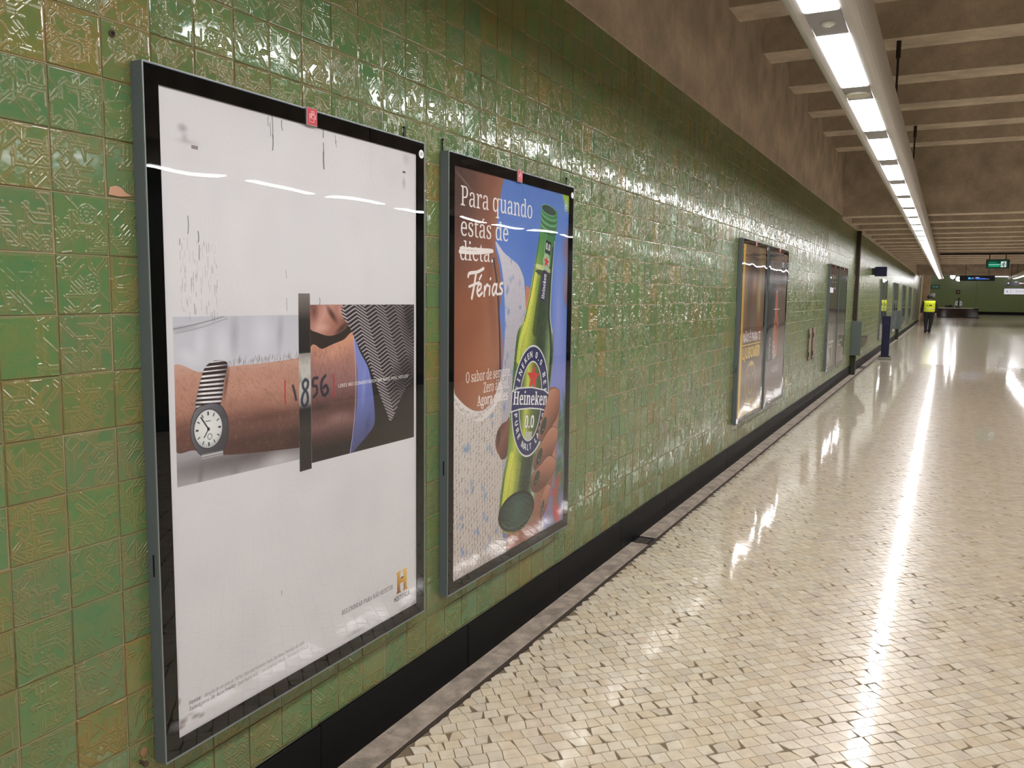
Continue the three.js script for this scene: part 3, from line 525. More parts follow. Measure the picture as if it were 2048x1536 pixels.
  g.fillStyle = grad(g, 0, 541, 0, 1125, [0, rgb(128, 122, 118)], [0.09, rgb(96, 88, 84)], [0.15, rgb(46, 40, 38)], [0.33, rgb(28, 24, 22)], [0.335, rgb(150, 146, 140)], [0.38, rgb(196, 194, 188)], [0.56, rgb(206, 204, 198)], [0.62, rgb(150, 146, 142)], [0.65, rgb(30, 28, 28)], [0.75, rgb(52, 46, 44)], [1, rgb(36, 32, 31)]); g.fillRect(510, 535, 80, 600);
  for (let i = 0; i < 30; i++) soft(g, R(520, 580), R(740, 900), R(5, 14), R(8, 30), 'rgba(120,116,110,0.2)'); g.restore();
  // tattooed number
  g.lineCap = 'round'; const ink = 'rgba(34,36,52,0.82)', digit = (pts, w) => { g.strokeStyle = 'rgba(50,52,72,0.3)'; g.lineWidth = w + 7; smooth(g, pts, false); g.stroke(); g.strokeStyle = ink; g.lineWidth = w; smooth(g, pts, false); g.stroke(); };
  digit([[493, 838], [501, 860], [507, 884]], 7);
  digit([[552, 822], [540, 834], [544, 852], [560, 868], [562, 896], [546, 910], [534, 894], [542, 868], [562, 848], [564, 830], [552, 822]], 8);
  digit([[612, 822], [592, 824], [589, 846], [606, 850], [608, 872], [592, 884]], 8);
  digit([[652, 818], [634, 834], [630, 862], [644, 884], [664, 872], [656, 852], [640, 858]], 9);
  for (const x of [457, 695]) { g.strokeStyle = rgb(198, 34, 40); g.lineWidth = 4.5; g.lineCap = 'butt'; g.beginPath(); g.moveTo(x, 815); g.lineTo(x, x < 500 ? 893 : 898); g.stroke(); }
  text(g, 'LIKES NO COMENTÁRIO “WE MISS YOU, HITLER”', 719, 865, '17px sans-serif', '#f4f2f0', { width: 428 });
  // --- small print and the channel logo
  text(g, 'Fonte:', 43, 1716, 'italic bold 16px sans-serif', '#6b6869', { sx: 0.95 }); text(g, 'Menção de um post do TikTok. Data and Forensics Team, Sky News. Setembro de 2024', 100, 1717, 'italic 15px sans-serif', '#8a8788', { width: 426 });
  text(g, 'Tatuagens de Auschwitz:', 43, 1735, 'italic bold 16px sans-serif', '#6b6869', { width: 178 }); text(g, 'David Tock # 146821 - Leon Greenman #98288 - Desconhecido #185256', 228, 1737, 'italic 15px sans-serif', '#8a8788', { width: 320 });
  text(g, 'RELEMBRAR PARA NÃO REPETIR', 724, 1686, '23px serif', '#2a2728', { width: 310, skew: -0.18 });
  const gold = grad(g, 1060, 1716, 1130, 1630, [0, rgb(104, 58, 28)], [0.35, rgb(196, 140, 60)], [0.7, rgb(228, 182, 88)], [1, rgb(240, 208, 130)]); g.fillStyle = gold;
  poly(g, [[1060, 1630], [1090, 1628], [1090, 1636], [1085, 1636], [1085, 1662], [1107, 1662], [1107, 1636], [1102, 1636], [1102, 1628], [1137, 1628], [1137, 1636], [1130, 1636], [1130, 1709], [1135, 1709], [1135, 1717], [1105, 1717], [1105, 1709], [1109, 1709], [1109, 1680], [1084, 1680], [1084, 1709], [1089, 1709], [1089, 1717], [1060, 1717], [1060, 1709], [1064, 1709], [1064, 1638], [1060, 1638]]); g.fill();
  g.fillStyle = rgb(120, 70, 36); poly(g, [[1085, 1662], [1092, 1656], [1107, 1656], [1107, 1662]]); g.fill(); poly(g, [[1109, 1680], [1116, 1690], [1116, 1709], [1109, 1709]]); g.fill();
  g.strokeStyle = rgb(150, 110, 70); g.lineWidth = 1.2; g.beginPath(); g.moveTo(1042, 1722); g.lineTo(1148, 1722); g.stroke();
  text(g, 'HISTORIA', 1042, 1746, 'bold 26px sans-serif', '#2c292b', { width: 108 });
  // --- marks and stains on the sheet
  g.fillStyle = 'rgba(132,120,120,0.85)'; g.fillRect(110, 140, 23, 10); g.fillStyle = 'rgba(96,90,94,0.9)'; g.fillRect(1107, 77, 20, 8);
  soft(g, 82, 100, 22, 16, 'rgba(120,112,116,0.5)'); soft(g, 88, 124, 16, 16, 'rgba(140,132,136,0.35)'); soft(g, 98, 134, 50, 10, 'rgba(140,132,136,0.3)'); soft(g, 1116, 122, 16, 30, 'rgba(130,122,126,0.4)'); soft(g, 1130, 30, 30, 30, 'rgba(150,146,146,0.3)');
  g.strokeStyle = 'rgba(60,72,76,0.75)'; g.lineCap = 'round';
  for (const [x, y, l, w] of [[421, 0, 70, 3], [423, 60, 46, 4], [405, 8, 30, 2], [412, 26, 40, 2], [463, 10, 30, 3], [656, 4, 26, 4], [656, 48, 30, 4], [656, 78, 52, 6], [716, 12, 26, 2], [722, 30, 20, 2], [91, 333, 48, 2.5], [125, 372, 30, 3], [62, 396, 16, 2], [128, 410, 40, 2], [470, 556, 40, 1.5], [628, 556, 22, 2.5], [425, 1500, 12, 2], [470, 470, 24, 1.4]]) { g.lineWidth = w; g.beginPath(); g.moveTo(x, y); g.quadraticCurveTo(x + R(-4, 4), y + l / 2, x + R(-2, 3), y + l); g.stroke(); }
  for (let i = 0; i < 90; i++) { const x = R(60, 190), y = R(390, 600); g.lineWidth = R(0.6, 1.8); g.strokeStyle = `rgba(96,92,92,${R(0.2, 0.6)})`; g.beginPath(); g.moveTo(x, y); g.lineTo(x + R(-1, 1), y + R(5, 34)); g.stroke(); }
  for (const [x, y, rx, ry, a] of [[20, 1755, 26, 12, 0.75], [14, 1768, 20, 10, 0.7], [66, 1758, 22, 10, 0.55], [88, 1766, 16, 10, 0.4], [50, 1746, 30, 10, 0.3], [1180, 1790, 30, 12, 0.3], [1110, 1788, 50, 10, 0.2], [800, 1776, 80, 12, 0.22], [6, 1600, 10, 90, 0.25], [8, 1690, 12, 16, 0.45]]) soft(g, x, y, rx, ry, `rgba(72,58,48,${a})`);
  return canvasTex(c);
}

function printBottle() {
  const [c, g] = canvas(1200, 1800);
  g.fillStyle = grad(g, 0, 0, 0, 1800, [0, rgb(84, 124, 196)], [0.3, rgb(92, 128, 204)], [0.55, rgb(132, 142, 206)], [0.7, rgb(120, 132, 190)], [1, rgb(120, 120, 150)]); g.fillRect(0, 0, 1200, 1800);
  soft(g, 760, 330, 200, 160, 'rgba(66,108,190,0.6)'); soft(g, 1080, 640, 90, 400, 'rgba(164,168,222,0.6)');
  // blurred figure at the right edge and leaves behind
  soft(g, 1210, 290, 110, 130, 'rgba(150,92,82,0.95)'); soft(g, 1215, 480, 96, 130, 'rgba(176,112,92,0.95)'); soft(g, 1200, 560, 60, 60, 'rgba(150,86,70,0.7)');
  g.fillStyle = rgb(150, 180, 60); smooth(g, [[1110, -10], [1210, -10], [1210, 110], [1180, 80], [1140, 50]]); g.fill(); g.strokeStyle = rgb(170, 210, 190); g.lineWidth = 9; g.beginPath(); g.arc(1160, 62, 26, 0, 7); g.setLineDash([7, 6]); g.stroke(); g.setLineDash([]); text(g, 'e', 1144, 78, 'bold 52px sans-serif', rgb(200, 232, 220));
  g.save(); g.globalAlpha = 1; for (let i = 0; i < 40; i++) { const x = R(1040, 1215), y = R(1140, 1650); soft(g, x, y, R(20, 50), R(40, 110), rnd() < 0.65 ? 'rgba(58,108,62,0.8)' : 'rgba(70,76,96,0.7)', R(-0.4, 0.4)); } for (let i = 0; i < 7; i++) soft(g, 1140, 1210 + i * 62, 70, 12, 'rgba(96,160,84,0.7)', -0.25); g.restore();
  for (let i = 0; i < 16; i++) soft(g, R(930, 1190), R(1530, 1790), R(30, 70), R(30, 80), 'rgba(206,66,68,0.75)', R(-1, 1)); soft(g, 955, 1740, 36, 90, 'rgba(120,140,214,0.95)'); soft(g, 905, 1770, 40, 60, 'rgba(230,226,220,0.8)');
  // shoulder and torso
  const skin = [[-20, -20], [447, -20], [445, 10], [420, 70], [392, 167], [372, 289], [364, 376], [380, 480], [420, 640], [450, 760], [452, 860], [430, 960], [420, 1100], [-20, 1100]];
  smooth(g, skin); g.fillStyle = grad(g, 0, 0, 480, 140, [0, rgb(78, 48, 40)], [0.4, rgb(106, 66, 52)], [0.75, rgb(140, 88, 66)], [1, rgb(168, 120, 96)]); g.fill();
  g.save(); smooth(g, skin); g.clip(); soft(g, 100, 620, 420, 330, 'rgba(156,92,58,0.8)'); soft(g, 180, 900, 300, 220, 'rgba(170,104,68,0.75)'); soft(g, 60, 60, 160, 220, 'rgba(60,36,32,0.7)'); soft(g, 330, 480, 60, 420, 'rgba(120,68,48,0.6)', -0.15); soft(g, 90, 60, 130, 10, 'rgba(190,160,150,0.45)', 0.45); soft(g, 420, 1000, 60, 160, 'rgba(110,64,46,0.8)');
  for (let i = 0; i < 500; i++) soft(g, R(0, 460), R(0, 1080), R(2, 8), R(2, 8), 'rgba(70,40,30,0.10)'); g.restore();
  smooth(g, [[362, 330], [380, 350], [420, 440], [430, 520], [420, 600], [395, 520], [375, 440]]); g.fillStyle = rgb(150, 98, 60); g.fill();
  // knitted cardigan: front panel at the right, lower body at the left
  const panel = [[372, 300], [410, 316], [454, 343], [530, 370], [601, 396], [650, 440], [670, 480], [690, 600], [690, 720], [640, 900], [560, 1100], [520, 1300], [470, 1420], [445, 1000], [462, 840], [474, 695], [466, 560], [452, 474], [423, 387]];
  const body = [[-20, 930], [30, 985], [80, 1018], [160, 1052], [250, 1066], [320, 1050], [380, 1014], [420, 960], [450, 900], [520, 880], [560, 1100], [520, 1420], [470, 1700], [560, 1830], [-20, 1830]];
  for (const [shape, base] of [[body, 0], [panel, 1]]) {
    g.save(); smooth(g, shape); g.fillStyle = base ? grad(g, 400, 300, 700, 1000, [0, rgb(212, 210, 216)], [0.4, rgb(176, 174, 186)], [1, rgb(140, 134, 138)]) : grad(g, 0, 950, 400, 1800, [0, rgb(206, 200, 196)], [0.5, rgb(192, 184, 178)], [1, rgb(176, 166, 162)]); g.fill(); g.clip();
    const [x0, x1, y0, y1] = base ? [360, 720, 290, 1420] : [-20, 640, 920, 1820], dx = base ? 20 : 25, dy = base ? 18 : 30;
    for (let x = x0, col = 0; x < x1; x += dx, col++) for (let y = y0 + (col % 2) * dy / 2; y < y1; y += dy) {
      const ox = base ? 0 : 18 * Math.sin(y / 260), w = R(0.6, 1.1);
      g.strokeStyle = `rgba(${base ? '206,204,212' : '216,208,200'},0.8)`; g.lineWidth = dx * 0.36; g.lineCap = 'round'; g.beginPath(); g.moveTo(x + ox, y); g.lineTo(x + ox + dx * 0.36, y + dy * 0.75); g.lineTo(x + ox + dx * 0.78, y + R(0, 3)); g.stroke();
      if (rnd() < (base ? 0.5 : 0.8)) { g.fillStyle = base ? `rgba(120,120,140,${0.5 * w})` : `rgba(84,68,60,${0.75 * w})`; g.beginPath(); g.ellipse(x + ox + dx * 0.9 + R(-2, 2), y + dy * 0.55 + R(-3, 3), dx * R(0.12, 0.2), dy * R(0.24, 0.42), R(-0.2, 0.2), 0, 7); g.fill(); }
    }
    for (let i = 0; i < (base ? 26 : 46); i++) { const [x, y] = base ? [R(420, 680), R(360, 1100)] : [[110, 1230], [330, 1110], [330, 1260], [160, 1400], [290, 1450], [60, 1550], [230, 1640], [320, 1700], [430, 1660], [300, 1560], [120, 1700]][i % 11].map((v) => v + R(-34, 34)); soft(g, x, y, R(8, 20), R(12, 30), `rgba(${rnd() < 0.5 ? '92,120,190' : '104,150,190'},0.6)`); }
    g.restore();
  }
  g.strokeStyle = rgb(226, 220, 216); g.lineWidth = 44; g.beginPath(); g.moveTo(-20, 962); g.quadraticCurveTo(120, 1084, 250, 1092); g.quadraticCurveTo(380, 1080, 440, 960); g.stroke(); for (let i = 0; i < 90; i++) { const t = i / 90, x = -10 + 450 * t, y = 975 + 118 * Math.sin(Math.PI * clamp(t * 0.95 + 0.02)) - 6; soft(g, x, y + R(-14, 14), 5, 9, 'rgba(130,120,116,0.6)'); }
  g.strokeStyle = rgb(62, 44, 52); g.lineWidth = 16; smooth(g, [[356, 372], [388, 480], [408, 600], [424, 760], [432, 930]], false); g.stroke(); g.strokeStyle = 'rgba(160,140,150,0.5)'; g.lineWidth = 3; smooth(g, [[362, 372], [394, 480], [413, 600], [429, 760], [437, 930]], false); g.stroke();
  smooth(g, [[690, 500], [735, 520], [712, 640], [690, 600]]); g.fillStyle = rgb(190, 130, 106); g.fill();
  // forearm and back of the hand behind the bottle
  smooth(g, [[540, 1700], [700, 1640], [840, 1560], [900, 1400], [930, 1200], [950, 1060], [1010, 1030], [1100, 1050], [1125, 1110], [1118, 1180], [1096, 1290], [1084, 1460], [1030, 1570], [930, 1700], [870, 1830], [540, 1830]]); g.fillStyle = grad(g, 600, 1100, 1100, 1700, [0, rgb(120, 76, 62)], [0.45, rgb(176, 120, 96)], [0.8, rgb(150, 98, 78)], [1, rgb(112, 70, 56)]); g.fill(); soft(g, 720, 1770, 180, 50, 'rgba(170,118,100,0.8)'); soft(g, 1060, 1400, 30, 220, 'rgba(214,160,132,0.6)');
  smooth(g, [[530, 1140], [500, 1146], [440, 1160], [398, 1200], [392, 1256], [424, 1300], [462, 1330], [520, 1300]]); g.fillStyle = grad(g, 390, 1150, 520, 1300, [0, rgb(80, 50, 44)], [0.5, rgb(138, 92, 78)], [1, rgb(96, 60, 52)]); g.fill(); soft(g, 420, 1220, 22, 60, 'rgba(50,44,42,0.85)', 0.2);
  // bottle
  const bottle = [[856, 112], [852, 140], [846, 198], [827, 262], [783, 389], [740, 508], [671, 663], [606, 722], [574, 851], [548, 1018], [526, 1207], [508, 1320], [466, 1427], [430, 1585], [436, 1640], [500, 1700], [612, 1724], [730, 1716], [806, 1668], [824, 1590], [850, 1440], [892, 1300], [930, 1163], [1004, 986], [1026, 879], [1016, 736], [984, 650], [1001, 423], [1024, 250], [1042, 208], [1046, 130], [1040, 100], [950, 82], [880, 90]];
  smooth(g, bottle); g.fillStyle = grad(g, 560, 900, 1010, 1000, [0, rgb(46, 84, 44)], [0.1, rgb(120, 152, 66)], [0.24, rgb(196, 206, 84)], [0.38, rgb(128, 150, 60)], [0.5, rgb(52, 72, 44)], [0.7, rgb(72, 96, 66)], [0.86, rgb(150, 170, 120)], [0.94, rgb(60, 84, 60)], [1, rgb(180, 200, 170)]); g.fill();
  g.save(); smooth(g, bottle); g.clip();
  g.fillStyle = grad(g, 0, 80, 0, 560, [0, rgba(60, 128, 84, 0.95)], [0.5, rgba(70, 142, 70, 0.75)], [0.75, rgba(96, 150, 60, 0.3)], [1, rgba(120, 160, 60, 0)]); g.fillRect(700, 60, 400, 600);
  function rgba(r, gg, b, a) { return `rgba(${r},${gg},${b},${a})`; }
  soft(g, 720, 600, 70, 260, 'rgba(210,214,84,0.85)', 0.35); soft(g, 650, 900, 40, 260, 'rgba(214,220,100,0.7)', 0.1); soft(g, 900, 600, 70, 300, 'rgba(40,58,34,0.8)', 0.12); soft(g, 860, 860, 60, 160, 'rgba(36,50,32,0.7)', 0.2); soft(g, 830, 420, 60, 40, 'rgba(200,206,130,0.7)'); soft(g, 960, 470, 60, 120, 'rgba(30,50,26,0.85)');
  soft(g, 560, 1450, 60, 160, 'rgba(214,216,80,0.95)', 0.2); soft(g, 740, 1440, 90, 180, 'rgba(44,62,42,0.85)', 0.15); soft(g, 790, 1480, 20, 120, 'rgba(190,206,210,0.8)', 0.12); soft(g, 470, 1520, 20, 120, 'rgba(50,90,40,0.8)', 0.2);
  for (let i = 0; i < 1500; i++) { const y = R(400, 1560), x = 560 + R(0, 480) + (900 - y) * 0.15; g.fillStyle = rnd() < 0.5 ? 'rgba(230,234,170,0.28)' : 'rgba(24,40,20,0.3)'; g.beginPath(); g.arc(x, y, R(0.8, 3), 0, 7); g.fill(); }
  g.restore();
  g.save(); smooth(g, bottle); g.clip();            // liquid level, bright and dark streaks of the glass
  g.fillStyle = 'rgba(226,228,170,0.7)'; g.beginPath(); g.ellipse(890, 404, 112, 14, 0.14, 0, 7); g.fill(); g.fillStyle = 'rgba(40,58,34,0.85)'; g.beginPath(); g.ellipse(900, 432, 108, 16, 0.12, 0, 7); g.fill();
  const streak = (pts, w, col) => { g.strokeStyle = col; g.lineWidth = w; g.lineCap = 'round'; smooth(g, pts, false); g.stroke(); };
  streak([[1000, 300], [975, 470], [962, 640], [985, 740], [996, 860], [980, 980]], 26, 'rgba(22,36,20,0.75)'); streak([[880, 460], [830, 620], [800, 720]], 60, 'rgba(40,52,26,0.55)'); streak([[800, 440], [752, 560], [690, 690], [640, 760], [612, 860]], 34, 'rgba(222,222,90,0.8)'); streak([[1018, 260], [994, 440], [978, 640], [1008, 740]], 7, 'rgba(226,240,220,0.9)'); streak([[838, 240], [792, 390], [748, 520], [680, 668]], 8, 'rgba(30,70,34,0.8)');
  streak([[556, 1330], [510, 1440], [478, 1560]], 44, 'rgba(226,226,86,0.85)'); streak([[640, 1390], [610, 1500], [600, 1560]], 40, 'rgba(150,160,60,0.6)'); streak([[760, 1380], [716, 1500], [700, 1560]], 70, 'rgba(36,50,36,0.75)'); streak([[836, 1370], [806, 1480], [796, 1580]], 12, 'rgba(206,220,226,0.8)');
  for (let i = 0; i < 2200; i++) { const y = R(420, 1580), x = 540 + R(0, 500) + (900 - y) * 0.15; g.fillStyle = rnd() < 0.5 ? 'rgba(236,240,180,0.35)' : 'rgba(16,30,14,0.4)'; g.beginPath(); g.arc(x, y, R(0.6, 2.2), 0, 7); g.fill(); } g.restore();
  for (let i = 0; i < 6; i++) { g.strokeStyle = i % 2 ? 'rgba(20,60,40,0.7)' : 'rgba(130,200,150,0.7)'; g.lineWidth = 6; g.beginPath(); g.ellipse(946, 128 + i * 15, 92, 22, 0.12, 0.1, 3.0); g.stroke(); }
  g.beginPath(); g.ellipse(946, 104, 90, 24, 0.1, 0, 7); g.fillStyle = rgb(36, 66, 52); g.fill(); g.strokeStyle = rgb(120, 180, 140); g.lineWidth = 4; g.stroke(); soft(g, 900, 330, 10, 120, 'rgba(200,240,200,0.7)', 0.14); soft(g, 1005, 300, 12, 120, 'rgba(24,80,50,0.8)', 0.1);
  g.beginPath(); g.ellipse(622, 1620, 190, 92, 0.05, 0, 7); g.fillStyle = rad(g, 622, 1620, 190, [0, rgb(60, 96, 84)], [0.7, rgb(40, 60, 52)], [1, rgb(22, 34, 28)]); g.fill(); g.strokeStyle = rgb(20, 28, 22); g.lineWidth = 14; g.stroke(); g.strokeStyle = 'rgba(130,160,120,0.5)'; g.lineWidth = 4; g.beginPath(); g.ellipse(622, 1622, 168, 78, 0.05, 0.2, 2.9); g.stroke();
  // neck label
  g.save(); g.translate(908, 408); g.rotate(0.19); g.scale(1.16, 1.08); g.fillStyle = rgb(24, 34, 42); g.fillRect(-20, -140, 58, 62); text(g, '0.0', 8, -96, 'bold 44px sans-serif', '#eef2ee', { align: 'center', width: 46 }); g.beginPath(); g.ellipse(6, -38, 36, 40, 0, 0, 7); g.fillStyle = rgb(160, 188, 150); g.fill(); star(6, -38, 30, rgb(204, 52, 48)); g.fillStyle = rgb(38, 36, 78); g.beginPath(); g.roundRect(-24, 4, 58, 150, 20); g.fill(); text(g, 'Heineken', 20, 142, 'bold 40px serif', '#f0f0ee', { rot: -Math.PI / 2, width: 122 }); g.restore();
  function star(x, y, r, col) { g.fillStyle = col; g.beginPath(); for (let i = 0; i < 10; i++) { const a = -Math.PI / 2 + i * Math.PI / 5, q = i % 2 ? r * 0.42 : r; g.lineTo(x + q * Math.cos(a), y + q * Math.sin(a)); } g.closePath(); g.fill(); }
  // main label: racetrack ring, band with the name, 0.0
  g.save(); g.translate(762, 1078); g.rotate(0.12); g.beginPath(); g.ellipse(0, 0, 212, 286, 0, 0, 7); g.fillStyle = rgb(222, 226, 224); g.fill(); g.beginPath(); g.ellipse(0, 0, 203, 277, 0, 0, 7); g.fillStyle = rgb(42, 44, 92); g.fill();
  g.beginPath(); g.ellipse(0, 0, 132, 206, 0, 0, 7); g.fillStyle = rgb(214, 220, 210); g.fill(); g.beginPath(); g.ellipse(0, 0, 124, 198, 0, 0, 7); g.fillStyle = grad(g, -124, 0, 124, 0, [0, rgb(60, 86, 50)], [0.3, rgb(206, 214, 90)], [0.55, rgb(110, 130, 66)], [1, rgb(46, 66, 44)]); g.fill();
  arcText(g, 'HEINEKEN 0.0 BEER', 0, 0, 168, 240, Math.PI * 1.02, Math.PI * 1.98, 'bold 46px sans-serif', '#e8ecea'); arcText(g, 'PURE MALT LAGER', 0, 0, 166, 236, Math.PI * 0.9, Math.PI * 0.1, 'bold 44px sans-serif', '#e8ecea');
  star(10, -120, 74, rgb(208, 58, 52));
  g.fillStyle = rgb(44, 46, 98); poly(g, [[-214, -44], [-150, -62], [0, -70], [150, -60], [214, -40], [214, 52], [120, 40], [0, 36], [-120, 42], [-214, 56]]); g.fill(); g.strokeStyle = '#e4e8e6'; g.lineWidth = 7; g.stroke();
  text(g, 'Heineken', 0, 20, 'bold 92px serif', '#f4f6f4', { align: 'center', width: 396, stroke: '#20224c', lw: 6 });
  text(g, '0.0', 0, 138, 'bold 92px sans-serif', '#f4f6f4', { align: 'center', width: 112, stroke: '#20224c', lw: 6 }); g.fillStyle = rgb(190, 194, 180); poly(g, [[-40, 156], [40, 156], [34, 190], [0, 206], [-34, 190]]); g.fill();
  g.restore();
  // fingers wrapped over the glass, with dark nails
  const finger = (pts, nail, rot, rx, ry) => { smooth(g, pts); g.fillStyle = grad(g, pts[0][0], pts[0][1], pts[3][0], pts[3][1], [0, rgb(196, 138, 110)], [0.5, rgb(168, 112, 88)], [1, rgb(110, 70, 56)]); g.fill(); g.strokeStyle = 'rgba(70,42,34,0.6)'; g.lineWidth = 4; g.stroke(); g.save(); g.translate(...nail); g.rotate(rot); g.beginPath(); g.ellipse(0, 0, rx + 5, ry + 5, 0, 0, 7); g.fillStyle = rgb(140, 92, 74); g.fill(); g.beginPath(); g.ellipse(0, 0, rx, ry, 0, 0, 7); g.fillStyle = grad(g, -rx, -ry, rx, ry, [0, rgb(58, 76, 62)], [0.5, rgb(44, 60, 50)], [1, rgb(30, 40, 34)]); g.fill(); soft(g, 6, ry * 0.35, 5, 12, 'rgba(230,240,230,0.9)', 0.3); g.restore(); };
  finger([[1000, 1040], [1100, 1050], [1124, 1110], [1100, 1190], [1010, 1250], [930, 1300], [868, 1296], [862, 1240], [910, 1170], [960, 1090]], [918, 1228], 0.65, 26, 52);
  finger([[1010, 1250], [1100, 1270], [1090, 1340], [1030, 1400], [930, 1450], [850, 1462], [806, 1430], [826, 1370], [900, 1310]], [872, 1384], 0.7, 26, 50);
  finger([[990, 1400], [1084, 1440], [1060, 1500], [980, 1540], [880, 1570], [800, 1556], [776, 1510], [800, 1460], [890, 1430]], [844, 1496], 0.75, 25, 46);
  finger([[960, 1560], [1020, 1570], [990, 1640], [950, 1700], [910, 1720], [888, 1700], [896, 1630]], [922, 1664], 0.45, 14, 36);
  // words
  const cream = '#efe9e4', serif = (s, x, y, w, px) => text(g, s, x, y, px + 'px serif', cream, { width: w });
  serif('Para quando', 58, 163, 696, 116); serif('estás de', 58, 290, 444, 112); serif('dieta.', 52, 393, 306, 110);
  g.strokeStyle = cream; g.lineWidth = 17; g.lineCap = 'round'; g.beginPath(); g.moveTo(56, 358); g.quadraticCurveTo(200, 362, 345, 342); g.stroke(); g.lineWidth = 12; g.beginPath(); g.moveTo(60, 344); g.lineTo(330, 338); g.stroke();
  const hand = (pts, w = 13) => { g.lineWidth = w; smooth(g, pts, false); g.stroke(); };
  hand([[262, 424], [210, 440], [140, 448], [128, 462]], 15); hand([[196, 446], [180, 500], [160, 556]], 16); hand([[136, 506], [180, 496], [224, 486]], 12);
  hand([[206, 528], [238, 512], [240, 494], [218, 498], [206, 526], [222, 546], [252, 532]]); hand([[226, 472], [244, 454]], 11);
  hand([[270, 546], [274, 504], [276, 520], [294, 496], [308, 500]]); hand([[322, 502], [318, 540]]); hand([[326, 470], [329, 466]], 12);
  hand([[386, 494], [362, 494], [346, 520], [356, 542], [380, 520], [390, 492], [384, 530], [400, 538]]); hand([[446, 486], [424, 490], [420, 504], [440, 518], [436, 534], [412, 536]]);
  text(g, 'O sabor de sempre.', 540, 928, '66px serif', cream, { align: 'right', width: 428 }); text(g, 'Zero álcool.', 524, 986, '66px serif', cream, { align: 'right', width: 254 }); text(g, 'Agora podes', 512, 1042, 'bold 66px serif', cream, { align: 'right', width: 298 });
  text(g, 'Seja responsável. Beba com moderação.', 2, 1755, '40px serif', '#f2eeea', { width: 600 });
  return canvasTex(c);
}
function printShow() {
  const [c, g] = canvas(600, 900);
  g.fillStyle = rgb(96, 70, 48); g.fillRect(0, 0, 600, 900); g.fillStyle = grad(g, 0, 0, 0, 900, [0, rgb(226, 178, 60)], [1, rgb(236, 200, 110)]); g.fillRect(0, 0, 70, 900);
  for (const [x, w, col] of [[100, 90, '150,120,84'], [190, 70, '96,72,52'], [450, 100, '182,164,110'], [540, 60, '120,92,60']]) soft(g, x, 300, w, 460, `rgba(${col},0.9)`); soft(g, 320, 120, 170, 130, 'rgba(40,34,28,0.9)');
  soft(g, 320, 210, 90, 120, 'rgba(176,122,90,1)'); soft(g, 320, 280, 80, 60, 'rgba(110,74,54,0.9)'); soft(g, 320, 420, 190, 150, 'rgba(120,104,100,1)'); soft(g, 440, 440, 140, 100, 'rgba(130,74,44,0.9)'); soft(g, 170, 440, 100, 80, 'rgba(110,70,44,0.9)');
  text(g, 'NÃO É PARA TI', 80, 508, 'bold 66px sans-serif', '#efe6e6', { width: 450 }); g.fillStyle = rgb(226, 196, 70); g.fillRect(70, 520, 470, 6); text(g, 'LJUBOMIR', 78, 596, 'bold 84px sans-serif', '#ecc93e', { width: 450 });
  g.fillStyle = grad(g, 0, 610, 0, 900, [0, rgb(116, 100, 92)], [0.7, rgb(150, 136, 126)], [1, rgb(214, 196, 130)]); g.fillRect(70, 610, 530, 290); g.strokeStyle = rgb(214, 180, 100); g.lineWidth = 10; g.beginPath(); g.ellipse(310, 730, 130, 110, 0, 0, 7); g.stroke(); g.beginPath(); g.arc(310, 730, 60, 0.2, 2.9); g.stroke(); for (const x of [250, 370]) { g.beginPath(); g.arc(x, 690, 10, 0, 7); g.fillStyle = rgb(214, 180, 100); g.fill(); } g.lineWidth = 14; g.beginPath(); g.moveTo(268, 640); g.quadraticCurveTo(290, 612, 308, 640); g.quadraticCurveTo(326, 618, 350, 644); g.stroke();
  return canvasTex(c);
}
function printDrink() {
  const [c, g] = canvas(600, 900);
  g.fillStyle = grad(g, 0, 0, 600, 0, [0, rgb(40, 44, 48)], [0.25, rgb(56, 56, 58)], [0.5, rgb(110, 92, 84)], [1, rgb(112, 92, 78)]); g.fillRect(0, 0, 600, 900); g.fillStyle = rgb(122, 116, 118); g.fillRect(40, 60, 560, 130); for (let i = 0; i < 11; i++) { g.fillStyle = rgb(58, 54, 58); g.fillRect(90 + i * 40, 70, 9 + (i % 3) * 6, 110); }
  smooth(g, [[262, 250], [300, 240], [310, 300], [318, 380], [352, 440], [356, 560], [340, 620], [244, 640], [226, 560], [236, 440], [258, 370]]); g.fillStyle = grad(g, 226, 0, 356, 0, [0, rgb(150, 70, 40)], [0.5, rgb(206, 104, 62)], [1, rgb(120, 62, 40)]); g.fill(); g.strokeStyle = rgb(226, 206, 196); g.lineWidth = 8; g.stroke(); g.strokeStyle = rgb(206, 192, 186); g.lineWidth = 12; for (const [x, y] of [[236, 590], [268, 610], [304, 584], [262, 560], [310, 618]]) { g.beginPath(); g.arc(x, y, 16, 0.4, 4.6); g.stroke(); } g.fillStyle = rgb(216, 202, 196); g.fillRect(205, 340, 180, 8);
  g.strokeStyle = rgb(184, 180, 180); g.lineWidth = 10; for (let i = 0; i < 4; i++) { g.beginPath(); g.moveTo(96, 640 - i * 34); g.lineTo(130, 622 - i * 34); g.lineTo(104, 612 - i * 34); g.stroke(); } g.fillStyle = grad(g, 0, 640, 0, 900, [0, rgb(120, 108, 108)], [1, rgb(140, 130, 128)]); g.fillRect(0, 650, 600, 250); g.strokeStyle = rgb(200, 192, 190); g.lineWidth = 9; for (let i = 0; i < 7; i++) { g.beginPath(); g.arc(236 + i * 32, 706 + 8 * (i % 2), 14, 0.6, 4.4 + i * 0.2); g.stroke(); }
  return canvasTex(c);
}
